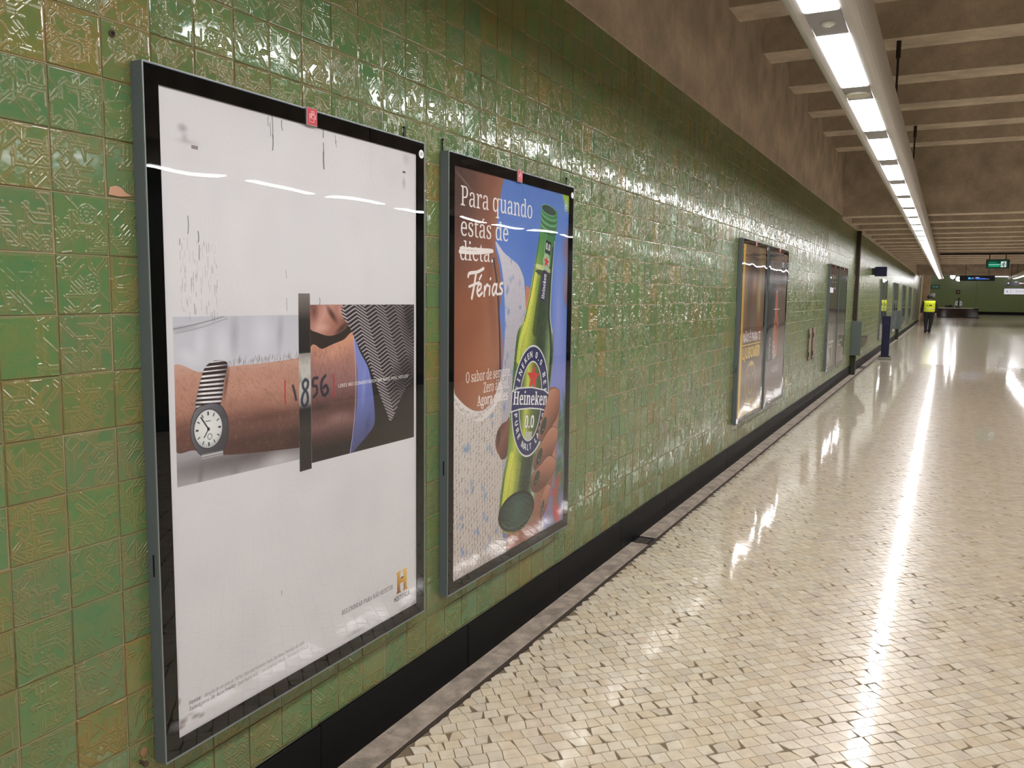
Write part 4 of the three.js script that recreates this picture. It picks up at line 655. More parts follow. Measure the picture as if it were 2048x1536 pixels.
function printPlain(a, b, s) {
  const [c, g] = canvas(300, 450); g.fillStyle = grad(g, 0, 0, 0, 450, [0, rgb(...a)], [1, rgb(...b)]); g.fillRect(0, 0, 300, 450);
  for (let i = 0; i < 18; i++) soft(g, R(0, 300), R(0, 450), R(20, 90), R(20, 90), `rgba(${R(30, 120) | 0},${R(40, 120) | 0},${R(40, 110) | 0},0.35)`);
  g.fillStyle = 'rgba(210,206,200,0.75)'; g.fillRect(60, 330 + s * 9, 180, 12); g.fillRect(60, 352 + s * 9, 120, 8); return canvasTex(c);
}
// ---------------------------------------------------------------- framed posters
const anod = std(0x6b7479, 0.5), lip = std(0x9aa2a4, 0.35, { metalness: 0.5 }), blackEdge = new THREE.MeshPhysicalMaterial({ color: 0x040506, roughness: 0.9, specularIntensity: 0.1 }), backBoard = std(0x2a2d2f, 0.8);
const pane = new THREE.MeshPhysicalMaterial({ color: 0xffffff, transmission: 1, thickness: 0, roughness: 0.0, ior: 1.5 });
const hookMat = std(0x10211b, 0.4, { metalness: 0.5 });
const tagTex = (() => {
  const [c, g] = canvas(128, 196); g.fillStyle = rgb(196, 26, 40); g.fillRect(0, 0, 128, 196); g.strokeStyle = '#f2dede'; g.lineWidth = 4;
  g.strokeRect(56, 30, 34, 34); g.strokeRect(30, 66, 58, 96); g.fillStyle = rgb(196, 26, 40); g.fillRect(54, 76, 58, 46); g.strokeRect(56, 78, 54, 42); g.strokeRect(30, 78, 26, 34);
  text(g, 'C', 66, 56, 'bold 22px sans-serif', '#f2dede'); text(g, 'M', 34, 104, 'bold 22px sans-serif', '#f2dede'); text(g, 'P', 88, 110, 'bold 24px sans-serif', '#f2dede'); return canvasTex(c);
})();
const tagMat = std(0xffffff, 0.4, { map: tagTex }), tagEdge = std(0xb9a2a4, 0.5);
function dotTex(s) { const [c, g] = canvas(128, 128); g.fillStyle = '#f4f4f6'; g.fillRect(0, 0, 128, 128); if (s) text(g, s, 64, 88, 'bold 66px sans-serif', '#1c1c24', { align: 'center' }); return canvasTex(c); }
const dotMats = { 37: std(0xffffff, 0.4, { map: dotTex('37') }), 0: std(0xf4f4f6, 0.4) };
const paneGeos = {};
function paneGeo(k, w, h, amp) {                   // slightly wavy clear sheet
  const g = new THREE.PlaneGeometry(w, h, 40, 56), p = g.attributes.position;
  for (let i = 0; i < p.count; i++) { const x = p.getX(i), y = p.getY(i), e = Math.min(w / 2 - Math.abs(x), h / 2 - Math.abs(y)); p.setZ(i, amp * sm(0, 0.08, e) * (vnoise(x * 2.4 + k * 17 + 50, y * 1.9 + 50, 200) + 0.35 * vnoise(x * 6 + k * 5 + 60, y * 5 + 60, 201) - 0.65) - amp * 0.4 * (1 - sm(0, 0.1, w / 2 - Math.abs(x)))); }
  g.computeVertexNormals(); g.rotateY(Math.PI / 2); return g;
}
function poster(i, label, sheetMat, o = {}) {
  const w = PW, h = PY1 - PY0, t = thing('framed_poster', label, 'poster', [0, (PY0 + PY1) / 2, posters[i] - w / 2], o.group), W = w / 2, H = h / 2, D = 0.042;
  mesh('casing', [bx(0.001, D, -H, H, W - 0.004, W), bx(0.001, D, -H, H, -W, -W + 0.004), bx(0.001, D, H - 0.004, H, -W + 0.004, W - 0.004), bx(0.001, D, -H, -H + 0.004, -W + 0.004, W - 0.004)], anod, t);
  mesh('front_lip', [bx(D - 0.003, D + 0.0012, -H, H, W - 0.0018, W + 0.0005), bx(D - 0.003, D + 0.0012, -H, H, -W - 0.0005, -W + 0.0018), bx(D - 0.003, D + 0.0012, H - 0.0018, H + 0.0005, -W + 0.0018, W - 0.0018), bx(D - 0.003, D + 0.0012, -H - 0.0005, -H + 0.0018, -W + 0.0018, W - 0.0018)], lip, t);
  mesh('back_panel', bx(0.004, 0.02, -H + 0.01, H - 0.01, -W + 0.01, W - 0.01), backBoard, t);
  const b = 0.048, f0 = D - 0.006, f1 = D - 0.0008;
  mesh('black_border', [bx(f0, f1, -H + 0.004, H - 0.004, W - b, W - 0.004), bx(f0, f1, -H + 0.004, H - 0.004, -W + 0.004, -W + b), bx(f0, f1, H - b, H - 0.004, -W + b, W - b), bx(f0, f1, -H + 0.004, -H + b, -W + b, W - b)], blackEdge, t);
  mesh('printed_sheet', new THREE.PlaneGeometry(w - 2 * b + 0.006, h - 2 * b + 0.006).rotateY(Math.PI / 2), sheetMat, t, [D - 0.0068, 0, 0]);
  mesh('clear_pane', paneGeo(i, w - 0.008, h - 0.008, o.wave ?? 0.0022), pane, t, [D + 0.0008, 0, 0]);
  const tag = mesh('red_tag', bx(D, D + 0.005, H - 0.05, H + 0.004, -0.024, 0.024, 0.001), tagEdge, t, [0.001, 0, 0.012]);
  mesh('tag_print', new THREE.PlaneGeometry(0.044, 0.05).rotateY(Math.PI / 2), tagMat, tag, [D + 0.0053, H - 0.023, 0]);
  if (o.dot !== undefined) { const m = mesh('round_sticker', new THREE.CylinderGeometry(0.016, 0.016, 0.001, 28).rotateZ(-Math.PI / 2).rotateX(Math.PI / 2 * 0), dotMats[0], t, [D + 0.0026, H - 0.045, -W + 0.026]); mesh('sticker_print', new THREE.CircleGeometry(0.015, 28).rotateY(Math.PI / 2), dotMats[o.dot], m, [0.0007, 0, 0]); }
  for (const z of o.hooks ?? []) mesh('hook', [bx(0.004, 0.009, H, H + 0.05, z - 0.004, z + 0.004, 0.0015), cyl(0.005, 0.008, [0.008, H + 0.046, z], 12, 'x')], hookMat, t);
  mesh('latch_slot', [bx(-0.0005, 0.0007, -0.03, 0.03, -0.003, 0.003)].map((g) => g.rotateY(Math.PI / 2)), std(0x0a0c0d, 0.8), t, [0.022, -0.37, W + 0.0002]);
  return t;
}
const paper = (map) => new THREE.MeshStandardMaterial({ map, roughness: 0.75 });
poster(0, 'large black-framed white poster with a watch-wearing forearm, nearest the camera', paper(printForearm()), { dot: 37, hooks: [-0.548], wave: 0.002 });
poster(1, 'black-framed poster of a hand holding a green beer bottle, second along the wall', paper(printBottle()), { dot: 0, hooks: [0.62, -0.61], wave: 0.0013 });
poster(2, 'grey-framed yellow and brown poster with big white and yellow capitals', paper(printShow()), { dot: 0, wave: 0.002 });
poster(3, 'grey-framed dark poster showing an orange bottle shape, beside the yellow and brown poster', paper(printDrink()), { wave: 0.002 });
const dull = [[[70, 54, 44], [110, 100, 90]], [[60, 60, 54], [104, 98, 90]], [[64, 66, 60], [96, 96, 90]], [[70, 72, 64], [100, 98, 90]], [[60, 66, 60], [90, 92, 84]]].map((p, i) => paper(printPlain(p[0], p[1], i)));
const far = ['left of two adjoining mirror-like posters just before the brown wall duct', 'right of two adjoining mirror-like posters just before the brown wall duct', 'shiny framed poster on the tiled wall directly behind the dark blue post', 'shiny framed poster adjoining, on its far side, the one behind the dark blue post', 'narrow-looking framed poster just before the second grey wall unit', 'framed poster right beside the second grey wall unit', 'nearer framed poster of the first pair past the second grey wall unit', 'farther framed poster of the first pair past the second grey wall unit', 'nearer framed poster of the second pair past the second grey wall unit', 'farther framed poster of the second pair past the second grey wall unit', 'second to last framed poster before the beige column', 'last framed poster before the beige column'];
far.forEach((l, i) => poster(i + 4, l, dull[i % 5], { wave: 0.002 }));

// ---------------------------------------------------------------- things on and near the left wall
{
  const t = thing('wall_hatch', 'pair of narrow brownish panels with dark hinges set into the green tiles', 'hatch', [0, 0.97, -13.55]), m = std(0x93806f, 0.6), d = std(0x191512, 0.7), e = std(0x5f574e, 0.6);
  for (const z of [0.17, -0.25]) { const p = mesh('panel', bx(0, 0.012, -0.235, 0.235, z - 0.13, z + 0.13, 0.003), m, t); mesh('panel_edge', [bx(0, 0.015, -0.24, 0.24, z + 0.13, z + 0.142), bx(0, 0.015, -0.24, -0.23, z - 0.14, z + 0.14)], e, p); for (const y of [-0.15, 0.13]) mesh('hinge', bx(0.012, 0.022, y - 0.035, y + 0.035, z + 0.1, z + 0.14, 0.003), d, p); }
}
const greySteel = std(0x66716f, 0.45, { metalness: 0.2 }), bowlMat = std(0x7d7768, 0.55), innerDark = std(0x2a2620, 0.7);
function wallUnit(label, z, duct) {
  const t = thing('wall_unit', label, 'wall unit', [0, 0, z]);
  mesh('side_panel', bx(0.0, 0.215, 0.43, 1.17, -0.015, 0.015, 0.006), greySteel, t);
  mesh('back_plate', bx(0.001, 0.012, 0.5, 1.17, -0.52, -0.015, 0.003), std(0x8a8676, 0.6), t);
  const n = 20, s = new THREE.Shape(); s.moveTo(0.012, 0.84); s.lineTo(0.335, 0.84); for (let i = 1; i <= n; i++) { const a = i / n * Math.PI / 2; s.lineTo(0.012 + 0.323 * Math.cos(a) ** 0.9, 0.84 - 0.30 * Math.sin(a)); } s.closePath();
  mesh('bowl', new THREE.ExtrudeGeometry(s, { depth: 0.44, bevelEnabled: true, bevelSize: 0.006, bevelThickness: 0.006, bevelSegments: 2 }), bowlMat, t, [0, 0, -0.48]);
  const r = mesh('bowl_rim', bx(0.02, 0.33, 0.846, 0.852, -0.47, -0.03, 0.002), innerDark, t);
  mesh('recess', bx(0.012, 0.07, 0.87, 1.08, -0.4, -0.1, 0.02), innerDark, t);
  mesh('under_bracket', new THREE.ExtrudeGeometry(new THREE.Shape([[0.012, 0.44], [0.20, 0.44], [0.24, 0.52], [0.15, 0.56], [0.012, 0.55]].map((p) => new THREE.Vector2(...p))), { depth: 0.06, bevelEnabled: false }), std(0xc3bfae, 0.6), t, [0, 0, -0.12]);
  mesh('foot_duct', bx(0.001, 0.11, 0.0135, 0.44, -0.26, -0.1, 0.004), std(0x35382a, 0.6), t);
  if (duct) {
    const d = thing('wall_duct', 'tall dark brown duct running from the ceiling down to the grey wall unit', 'duct', [0, 0, z - 0.25]);
    mesh('channel', bx(0.0085, 0.085, 1.171, 3.112, -0.07, 0.07, 0.004), std(0x3c2c22, 0.5), d); mesh('cover_strip', bx(0.083, 0.09, 1.175, 3.1, -0.03, 0.03, 0.002), std(0x544236, 0.45), d);
  }
}
wallUnit('nearer grey upright side panel with a bowl-shaped shelf, under the brown duct', -19.55, true);
wallUnit('farther grey side panel with a bowl-shaped shelf, between small posters past the blue post', -37.3, false);
{
  const navy = std(0x10113a, 0.35), t = thing('wall_sign', 'square navy sign projecting from the tiled wall above the blue post', 'sign', [0, 2.365, -24.2]);
  mesh('plate', bx(0.07, 0.365, -0.125, 0.125, -0.03, 0.03, 0.012), navy, t); mesh('bracket', bx(0.0, 0.075, -0.09, 0.09, -0.012, 0.012, 0.003), std(0x2b2c34, 0.5), t);
  const p = thing('floor_post', 'dark blue upright post on a grey base standing by the gutter', 'post', [0.375, 0, -25.1]);
  mesh('shaft', bx(-0.1, 0.1, 0.09, 1.19, -0.07, 0.07, 0.012), navy, p); mesh('collar', bx(-0.15, 0.15, 0.07, 0.1, -0.11, 0.11, 0.008), std(0x0d0d22, 0.4), p); mesh('base', bx(-0.17, 0.17, 0.002, 0.07, -0.15, 0.15, 0.01), std(0x8d8c82, 0.6), p); mesh('reader_face', bx(-0.06, 0.06, 0.95, 1.15, 0.0705, 0.076, 0.004), std(0x1a1b46, 0.3), p);
}
// ---------------------------------------------------------------- hanging signs
function glowFace(c, k) { const m = canvasTex(c); return new THREE.MeshStandardMaterial({ color: 0x101010, roughness: 0.4, emissive: 0xffffff, emissiveMap: m, emissiveIntensity: k }); }
const caseMat = std(0x101418, 0.5), rodDark = std(0x15110f, 0.6);
{
  const t = thing('sign_rail', 'thin black rail under the low ceiling holding the green exit sign', 'rail', [0, 0, -31.42]);
  mesh('bar', bx(1.49, 4.98, 3.1, 3.164, -0.03, 0.03, 0.006), rodDark, t); for (const x of [2, 3.17, 4.4]) mesh('clamp', bx(x - 0.03, x + 0.03, 3.104, 3.164, -0.04, 0.04, 0.006), rodDark, t);
  const [c, g] = canvas(512, 220); g.fillStyle = rgb(0, 62, 44); g.fillRect(0, 0, 512, 220); g.fillStyle = rgb(0, 122, 84); g.fillRect(30, 90, 300, 110);
  g.fillStyle = rgb(30, 170, 130); g.fillRect(50, 60, 180, 16); g.fillStyle = rgb(180, 240, 220); g.fillRect(40, 118, 270, 20); g.fillStyle = rgb(20, 190, 130); g.fillRect(60, 156, 240, 26);
  g.fillStyle = '#eefaf4'; g.fillRect(330, 40, 130, 160); g.fillStyle = rgb(0, 70, 50); g.beginPath(); g.arc(412, 70, 15, 0, 7); g.fill(); g.lineWidth = 20; g.strokeStyle = rgb(0, 70, 50); g.lineCap = 'round'; g.beginPath(); g.moveTo(402, 96); g.lineTo(386, 140); g.lineTo(410, 160); g.lineTo(402, 192); g.moveTo(386, 140); g.lineTo(352, 158); g.moveTo(402, 100); g.lineTo(436, 122); g.moveTo(398, 102); g.lineTo(366, 112); g.stroke();
  const s = thing('exit_sign', 'green lit exit sign with a running figure hanging under the ribbed ceiling', 'exit sign', [3.172, 2.806, -31.42]);
  mesh('box', bx(-0.33, 0.33, -0.15, 0.15, -0.05, 0.05, 0.02), std(0x0c1a16, 0.4), s); mesh('lit_face', new THREE.PlaneGeometry(0.6, 0.25), glowFace(c, 0.6), s, [0, 0, 0.0515]);
  for (const x of [-0.235, 0.225]) mesh('hanger', bx(x - 0.014, x + 0.014, 0.145, 0.2935, -0.014, 0.014, 0.003), rodDark, s);
  areaLight(3.172, 2.806, -31.36, 0.6, 0.25, 0.04, [0, Math.PI, 0]);
}
{
  const [c, g] = canvas(1024, 180); g.fillStyle = '#02040c'; g.fillRect(0, 0, 1024, 180); g.fillStyle = rgb(70, 190, 250); g.fillRect(250, 60, 74, 66); g.fillStyle = '#02040c'; g.fillRect(276, 84, 10, 42); g.fillRect(300, 60, 8, 20); g.fillStyle = rgb(90, 160, 240); for (const x of [350, 384]) { g.beginPath(); g.moveTo(x, 122); g.lineTo(x + 10, 66); g.lineTo(x + 28, 66); g.lineTo(x + 24, 122); g.fill(); } g.fillStyle = rgb(150, 70, 140); g.fillRect(440, 60, 6, 70); g.fillStyle = rgb(170, 200, 250); g.fillRect(466, 56, 110, 22); g.fillStyle = rgb(60, 110, 214); g.fillRect(466, 88, 300, 40); g.fillStyle = rgb(150, 180, 240); g.fillRect(770, 112, 100, 10);
  const s = thing('hanging_sign', 'long dark sign with small blue lit words near the far end of the hall', 'sign', [3.25, 2.89, -57]);
  mesh('box', bx(-0.92, 0.92, -0.16, 0.16, -0.06, 0.06, 0.01), std(0x05070f, 0.4), s); mesh('lit_face', new THREE.PlaneGeometry(1.8, 0.3), glowFace(c, 0.9), s, [0, 0, 0.0612]); for (const x of [-0.6, 0.6]) mesh('hanger', cyl(0.012, 1.13, [x, 0.7, 0], 8), rodDark, s);
  areaLight(3.25, 2.89, -56.92, 1.8, 0.3, 0.2, [0, Math.PI, 0]);
}
{
  const [c, g] = canvas(1024, 260); g.fillStyle = '#04060e'; g.fillRect(0, 0, 1024, 260); g.fillStyle = '#eef4f8'; g.beginPath(); g.arc(60, 100, 34, 0, 7); g.fill(); g.fillStyle = '#f6e8dc'; g.fillRect(520, 84, 120, 50); g.fillStyle = rgb(240, 140, 70); g.beginPath(); g.ellipse(710, 108, 64, 40, 0, 0, 7); g.fill(); g.fillStyle = '#c9d6e0'; g.fillRect(330, 20, 90, 24);
  const s = thing('hanging_sign', 'dark sign with a white dot and orange lights at the right edge', 'sign', [5.28, 2.55, -55]);
  mesh('box', bx(-0.6, 0.6, -0.13, 0.13, -0.06, 0.06, 0.01), std(0x05070f, 0.4), s); mesh('lit_face', new THREE.PlaneGeometry(1.18, 0.25), glowFace(c, 1), s, [0, 0, 0.0612]); for (const x of [-0.4, 0.4]) mesh('hanger', cyl(0.012, 1.5, [x, 0.87, 0], 8), rodDark, s);
  const [d, h] = canvas(1024, 300); h.fillStyle = '#e8e6ec'; h.fillRect(0, 0, 1024, 300); h.fillStyle = '#3a3c50'; h.beginPath(); h.moveTo(120, 100); h.lineTo(180, 150); h.lineTo(120, 200); h.fill(); h.fillRect(300, 60, 12, 170); h.fillStyle = '#9c4a58'; h.fillRect(540, 60, 12, 170); h.fillStyle = '#8a8a98'; h.fillRect(580, 140, 400, 12); for (let i = 0; i < 7; i++) h.fillRect(600 + i * 58, 120, 10, 50);
  const u = thing('line_panel', 'white panel with a row of thin marks under the dark orange-lit sign', 'sign', [5.13, 2.115, -55]);
  mesh('frame', bx(-0.58, 0.58, -0.19, 0.19, -0.05, 0.05, 0.012), std(0x14161c, 0.5), u); mesh('lit_face', new THREE.PlaneGeometry(1.1, 0.32), glowFace(d, 0.6), u, [0, 0, 0.0515]); for (const x of [-0.45, 0.45]) mesh('hanger', bx(x - 0.012, x + 0.012, 0.18, 0.304, -0.01, 0.01, 0.002), rodDark, u);
  areaLight(5.13, 2.115, -54.92, 1.1, 0.32, 0.5, [0, Math.PI, 0]);
}
for (const [x, y, l] of [[1.99, 3.2, 'upper left small round white lamp'], [2.36, 3.03, 'lower right small round white lamp']]) {
  const t = thing('globe_lamp', l + ' glowing beside the long dark blue-lit sign', 'lamp', [x, y, -66]);
  mesh('globe', new THREE.SphereGeometry(0.16, 24, 16), glow, t); mesh('stem', cyl(0.014, 4.9 - y - 0.14, [0, (4.9 - y + 0.14) / 2, 0], 8), rodDark, t); mesh('collar', cyl(0.05, 0.05, [0, 0.165, 0], 14), rodDark, t);
  const pl = new THREE.PointLight(LAMP_COLOR, 3); pl.position.set(x, y - 0.2, -66 + 0.1); scene.add(pl);
}
{
  const s = thing('exit_sign', 'small dark green sign high on the far wall beside the column', 'exit sign', [0.42, 2.95, FAR + 0.03]); const [c, g] = canvas(256, 128); g.fillStyle = rgb(8, 70, 50); g.fillRect(0, 0, 256, 128); g.fillStyle = rgb(120, 190, 160); g.fillRect(40, 50, 100, 30); g.fillRect(160, 40, 60, 50);
  mesh('box', bx(-0.42, 0.42, -0.2, 0.2, -0.03, 0.05, 0.02), std(0x0a1a14, 0.5), s); mesh('lit_face', new THREE.PlaneGeometry(0.78, 0.36), glowFace(c, 0.25), s, [0, 0, 0.0515]);
  const b = thing('wall_box', 'small brown box on the far green wall above the counter', 'box', [2.7, 2.4, FAR]); mesh('case', bx(-0.2, 0.2, -0.22, 0.22, 0, 0.12, 0.02), std(0x33291f, 0.6), b); mesh('dial', cyl(0.09, 0.03, [0.02, 0, 0.125], 20, 'z'), std(0xa08050, 0.5), b);
  const n = thing('wall_notice', 'small white notice on the far wall behind the person in the yellow vest', 'notice', [0.3, 2.05, FAR]); mesh('sheet', bx(-0.19, 0.19, -0.2, 0.2, 0.001, 0.012, 0.004), std(0xcfcfca, 0.6), n); mesh('holder', bx(-0.21, 0.21, -0.22, 0.22, -0.002, 0.006, 0.004), std(0x666660, 0.5), n);
}
// ---------------------------------------------------------------- counter at the far end
{
  const brown = new THREE.MeshPhysicalMaterial({ color: 0x2a1d1a, roughness: 0.04 }), t = thing('counter', 'long dark brown glossy counter with a pale top edge at the hall end', 'counter', [2.6, 0, -83.4]);
  mesh('front', bx(-1.62, 1.55, 0.06, 0.82, -0.02, 0.04, 0.01), brown, t); mesh('return_side', bx(1.5, 1.58, 0.06, 0.8, -1.6, 0.02, 0.01), brown, t); mesh('plinth', bx(-1.6, 1.72, 0.001, 0.07, -1.6, 0.06, 0.008), std(0x0e0b0a, 0.6), t);
  mesh('top', bx(-1.66, 1.2, 0.82, 0.865, -0.5, 0.07, 0.01), std(0xd0ccc2, 0.4), t); mesh('side_top', bx(1.15, 1.6, 0.8, 0.84, -1.6, 0.05, 0.01), std(0x3a302a, 0.3), t);
  const k = thing('bowl', 'small pale rounded object on the right end of the counter', 'bowl', [4.0, 0.842, -83.5]); mesh('body', new THREE.LatheGeometry([[0, 0], [0.09, 0], [0.15, 0.05], [0.14, 0.055], [0.085, 0.012], [0, 0.01]].map((p) => new THREE.Vector2(...p)), 24), std(0x9aa18e, 0.5), k); mesh('lid', new THREE.SphereGeometry(0.13, 20, 10, 0, 7, 0, 1.4).scale(1, 0.4, 1), std(0x8d957f, 0.5), k, [0, 0.04, 0]);
  const c = thing('swivel_chair', 'dark rounded chair back showing above the counter left of the attendant', 'chair', [1.98, 0, -85]); const cm = std(0x151414, 0.6);
  const s = new THREE.Shape(); s.moveTo(-0.24, 0); s.lineTo(0.24, 0); s.bezierCurveTo(0.3, 0.25, 0.22, 0.46, 0, 0.48); s.bezierCurveTo(-0.22, 0.46, -0.3, 0.25, -0.24, 0);
  mesh('backrest', new THREE.ExtrudeGeometry(s, { depth: 0.06, bevelEnabled: true, bevelSize: 0.02, bevelThickness: 0.02, bevelSegments: 3 }), cm, c, [0, 0.62, 0.2]); mesh('seat', new RoundedBoxGeometry(0.5, 0.08, 0.48, 3, 0.03), cm, c, [0, 0.48, 0]); mesh('post', cyl(0.03, 0.36, [0, 0.26, 0], 12), cm, c);
  for (let i = 0; i < 5; i++) { const a = i * Math.PI * 0.4, g = bx(0, 0.3, 0.02, 0.06, -0.02, 0.02, 0.008); g.rotateY(a); mesh('leg', g, cm, c); }
  const m = thing('desk_monitor', 'small dark upright screen on the counter behind the yellow vest', 'monitor', [1.68, 0.865, -83.6]); mesh('panel', bx(-0.12, 0.1, 0.05, 0.2, -0.02, 0.02, 0.008), cm, m); mesh('foot', [bx(-0.06, 0.06, 0, 0.012, -0.06, 0.06, 0.004), bx(-0.012, 0.012, 0, 0.1, -0.02, 0, 0.003)], cm, m);
}
// ---------------------------------------------------------------- people: one continuous surface each, meshed from joined tapered capsules
function capsule(p, a, b, ra, rb) { const bx_ = b[0] - a[0], by = b[1] - a[1], bz = b[2] - a[2], px = p[0] - a[0], py = p[1] - a[1], pz = p[2] - a[2], l = bx_ * bx_ + by * by + bz * bz, t = clamp((px * bx_ + py * by + pz * bz) / (l || 1)); return Math.hypot(px - t * bx_, py - t * by, pz - t * bz) - (ra + (rb - ra) * t); }
const smin = (a, b, k) => { const h = clamp(0.5 + 0.5 * (b - a) / k); return b + (a - b) * h - k * h * (1 - h); };
function surface(fn, c, half, cells) {              // meshes fn < 0 inside a cube of half width `half` about c
  const mc = new MarchingCubes(cells, new THREE.MeshBasicMaterial(), false, false, 400000); mc.isolation = 0;
  const n = mc.size, hs = n / 2, p = [0, 0, 0]; let i = 0;
  for (let z = 0; z < n; z++) for (let y = 0; y < n; y++) for (let x = 0; x < n; x++) { p[0] = c[0] + (x - hs) / hs * half; p[1] = c[1] + (y - hs) / hs * half; p[2] = c[2] + (z - hs) / hs * half; mc.field[i++] = -fn(p); }
  mc.update();
  const g = new THREE.BufferGeometry(), N = mc.count, P = mc.positionArray.slice(0, N * 3), Q = mc.normalArray.slice(0, N * 3);
  for (let k = 0; k < N * 3; k++) P[k] = P[k] * half + c[k % 3];
  g.setAttribute('position', new THREE.BufferAttribute(P, 3)); g.setAttribute('normal', new THREE.BufferAttribute(Q, 3)); return g;
}
function figure(pose, cells) {
  const B = pose.bones, bound = pose.bound, dist = (p, set) => { let d = 9; for (const b of set) d = smin(d, capsule(p, b[0], b[1], b[2], b[3]), b[4] ?? 0.03); return d; };
  const body = surface((p) => Math.abs(p[0]) > bound[0] || Math.abs(p[2]) > bound[1] ? 0.3 : dist(p, B), [0, 0.93, 0], 0.96, cells);
  const parts = [body];
  for (const h of pose.hands) parts.push(surface((p) => dist(p, h.bones), h.at, 0.13, 72));
  const g = mergeGeometries(parts), P = g.attributes.position, C = new Float32Array(P.count * 3);
  for (let i = 0; i < P.count; i++) C.set(pose.color(P.getX(i), P.getY(i), P.getZ(i), i >= body.attributes.position.count), i * 3);
  g.setAttribute('color', new THREE.BufferAttribute(C, 3)); return g;
}
function handBones(w, dir, side, curl) {            // wrist, direction of the forearm, thumb side, finger bend; palm then five chains
  const f = new V3(...dir).normalize(), s = new V3(...side).normalize(), n = new V3().crossVectors(f, s), o = new V3(...w), at = (a, b, c) => o.clone().addScaledVector(f, a).addScaledVector(s, b).addScaledVector(n, c).toArray(), out = [[at(-0.03, 0, 0), at(0.03, 0, 0), 0.026, 0.024, 0.012]];
  for (const b of [-0.026, -0.009, 0.009, 0.026]) out.push([at(0.015, b * 0.7, 0), at(0.085, b, 0), 0.015, 0.012, 0.01]);
  [[-0.027, 0.058, 0.0078], [-0.009, 0.074, 0.0088], [0.009, 0.080, 0.009], [0.027, 0.072, 0.0088]].forEach(([b, l, r]) => { const k = curl; out.push([at(0.085, b, 0), at(0.085 + l * 0.5, b * 1.1, k * l * 0.25), r, r, 0.003], [at(0.085 + l * 0.5, b * 1.1, k * l * 0.25), at(0.085 + l * 0.5 + l * 0.5 * (1 - k * 0.4), b * 1.1, k * l * 0.75), r, r * 0.8, 0.003]); });
  out.push([at(0.012, 0.022, 0.004), at(0.045, 0.05, 0.012), 0.014, 0.011, 0.008], [at(0.045, 0.05, 0.012), at(0.082, 0.056, 0.022), 0.0105, 0.009, 0.004]); return out;
}
const skinC = [0.42, 0.24, 0.17];
{
  // the guard walks away from the camera (towards -z), head bent forward
  const L = { hip: [-0.095, 0.94, 0], knee: [-0.10, 0.52, -0.06], ank: [-0.085, 0.1, 0.06], toe: [-0.10, 0.04, -0.1] }, Rr = { hip: [0.095, 0.94, 0], knee: [0.09, 0.5, -0.04], ank: [0.045, 0.1, -0.02], toe: [0.055, 0.035, -0.19] };
  const bones = [
    [[0, 0.98, 0.01], [0, 1.12, 0.0], 0.155, 0.15, 0.06], [[0, 1.12, 0], [0, 1.36, 0.01], 0.15, 0.165, 0.06], [[-0.13, 1.4, 0.01], [0.13, 1.4, 0.01], 0.10, 0.10, 0.06], [[-0.06, 1.1, 0.02], [-0.1, 1.36, 0.02], 0.13, 0.12, 0.06], [[0.06, 1.1, 0.02], [0.1, 1.36, 0.02], 0.13, 0.12, 0.06], [[-0.08, 0.95, 0.02], [0.08, 0.95, 0.02], 0.125, 0.125, 0.06],
    [L.hip, L.knee, 0.105, 0.072, 0.05], [L.knee, L.ank, 0.074, 0.052, 0.03], [L.ank, L.toe, 0.055, 0.042, 0.03], [L.ank, [-0.085, 0.05, 0.1], 0.05, 0.045, 0.03], [Rr.hip, Rr.knee, 0.105, 0.072, 0.05], [Rr.knee, Rr.ank, 0.074, 0.052, 0.03], [Rr.ank, Rr.toe, 0.055, 0.042, 0.03], [Rr.ank, [0.045, 0.05, 0.03], 0.05, 0.045, 0.03],
    [[-0.2, 1.42, 0.01], [-0.27, 1.14, 0.03], 0.07, 0.056, 0.04], [[-0.27, 1.14, 0.03], [-0.285, 0.9, -0.06], 0.055, 0.038, 0.02], [[-0.285, 0.9, -0.06], [-0.286, 0.86, -0.07], 0.034, 0.026, 0.02], [[0.2, 1.42, 0.01], [0.27, 1.15, 0.03], 0.07, 0.056, 0.04], [[0.27, 1.15, 0.03], [0.25, 0.93, -0.12], 0.055, 0.038, 0.02], [[0.25, 0.93, -0.12], [0.245, 0.9, -0.15], 0.034, 0.026, 0.02],
    [[0, 1.44, 0.0], [0, 1.56, -0.05], 0.066, 0.06, 0.04], [[0, 1.62, -0.07], [0, 1.68, -0.085], 0.09, 0.094, 0.03], [[0, 1.60, -0.11], [0, 1.58, -0.14], 0.06, 0.045, 0.03], [[0, 1.615, -0.165], [0, 1.635, -0.17], 0.016, 0.012, 0.012], [[-0.088, 1.63, -0.075], [-0.09, 1.66, -0.075], 0.018, 0.02, 0.01], [[0.088, 1.63, -0.075], [0.09, 1.66, -0.075], 0.018, 0.02, 0.01]];
  const hands = [{ at: [-0.287, 0.77, -0.085], bones: handBones([-0.286, 0.86, -0.07], [0, -1, -0.15], [0, 0.1, -1], 0.5) }, { at: [0.243, 0.81, -0.19], bones: handBones([0.245, 0.9, -0.15], [0, -0.85, -0.35], [0, -0.3, -0.9], 0.7) }];
  const dark = [0.012, 0.013, 0.017], shoe = [0.006, 0.006, 0.007];
  const g = figure({ bones, hands, bound: [0.42, 0.32], color: (x, y, z, hand) => hand || y > 1.545 || (Math.abs(x) > 0.2 && y < 0.92) ? skinC : y < 0.12 ? shoe : dark }, 150);
  const t = thing('person', 'person in a yellow vest and dark clothes walking away with head bowed', 'person', [1.02, -0.006, -46.2]); t.rotation.y = 0.06; t.scale.set(1.2, 1.045, 1.15);
  const cloth = new THREE.MeshStandardMaterial({ color: 0xffffff, vertexColors: true, roughness: 0.85 }); mesh('body', g, cloth, t);
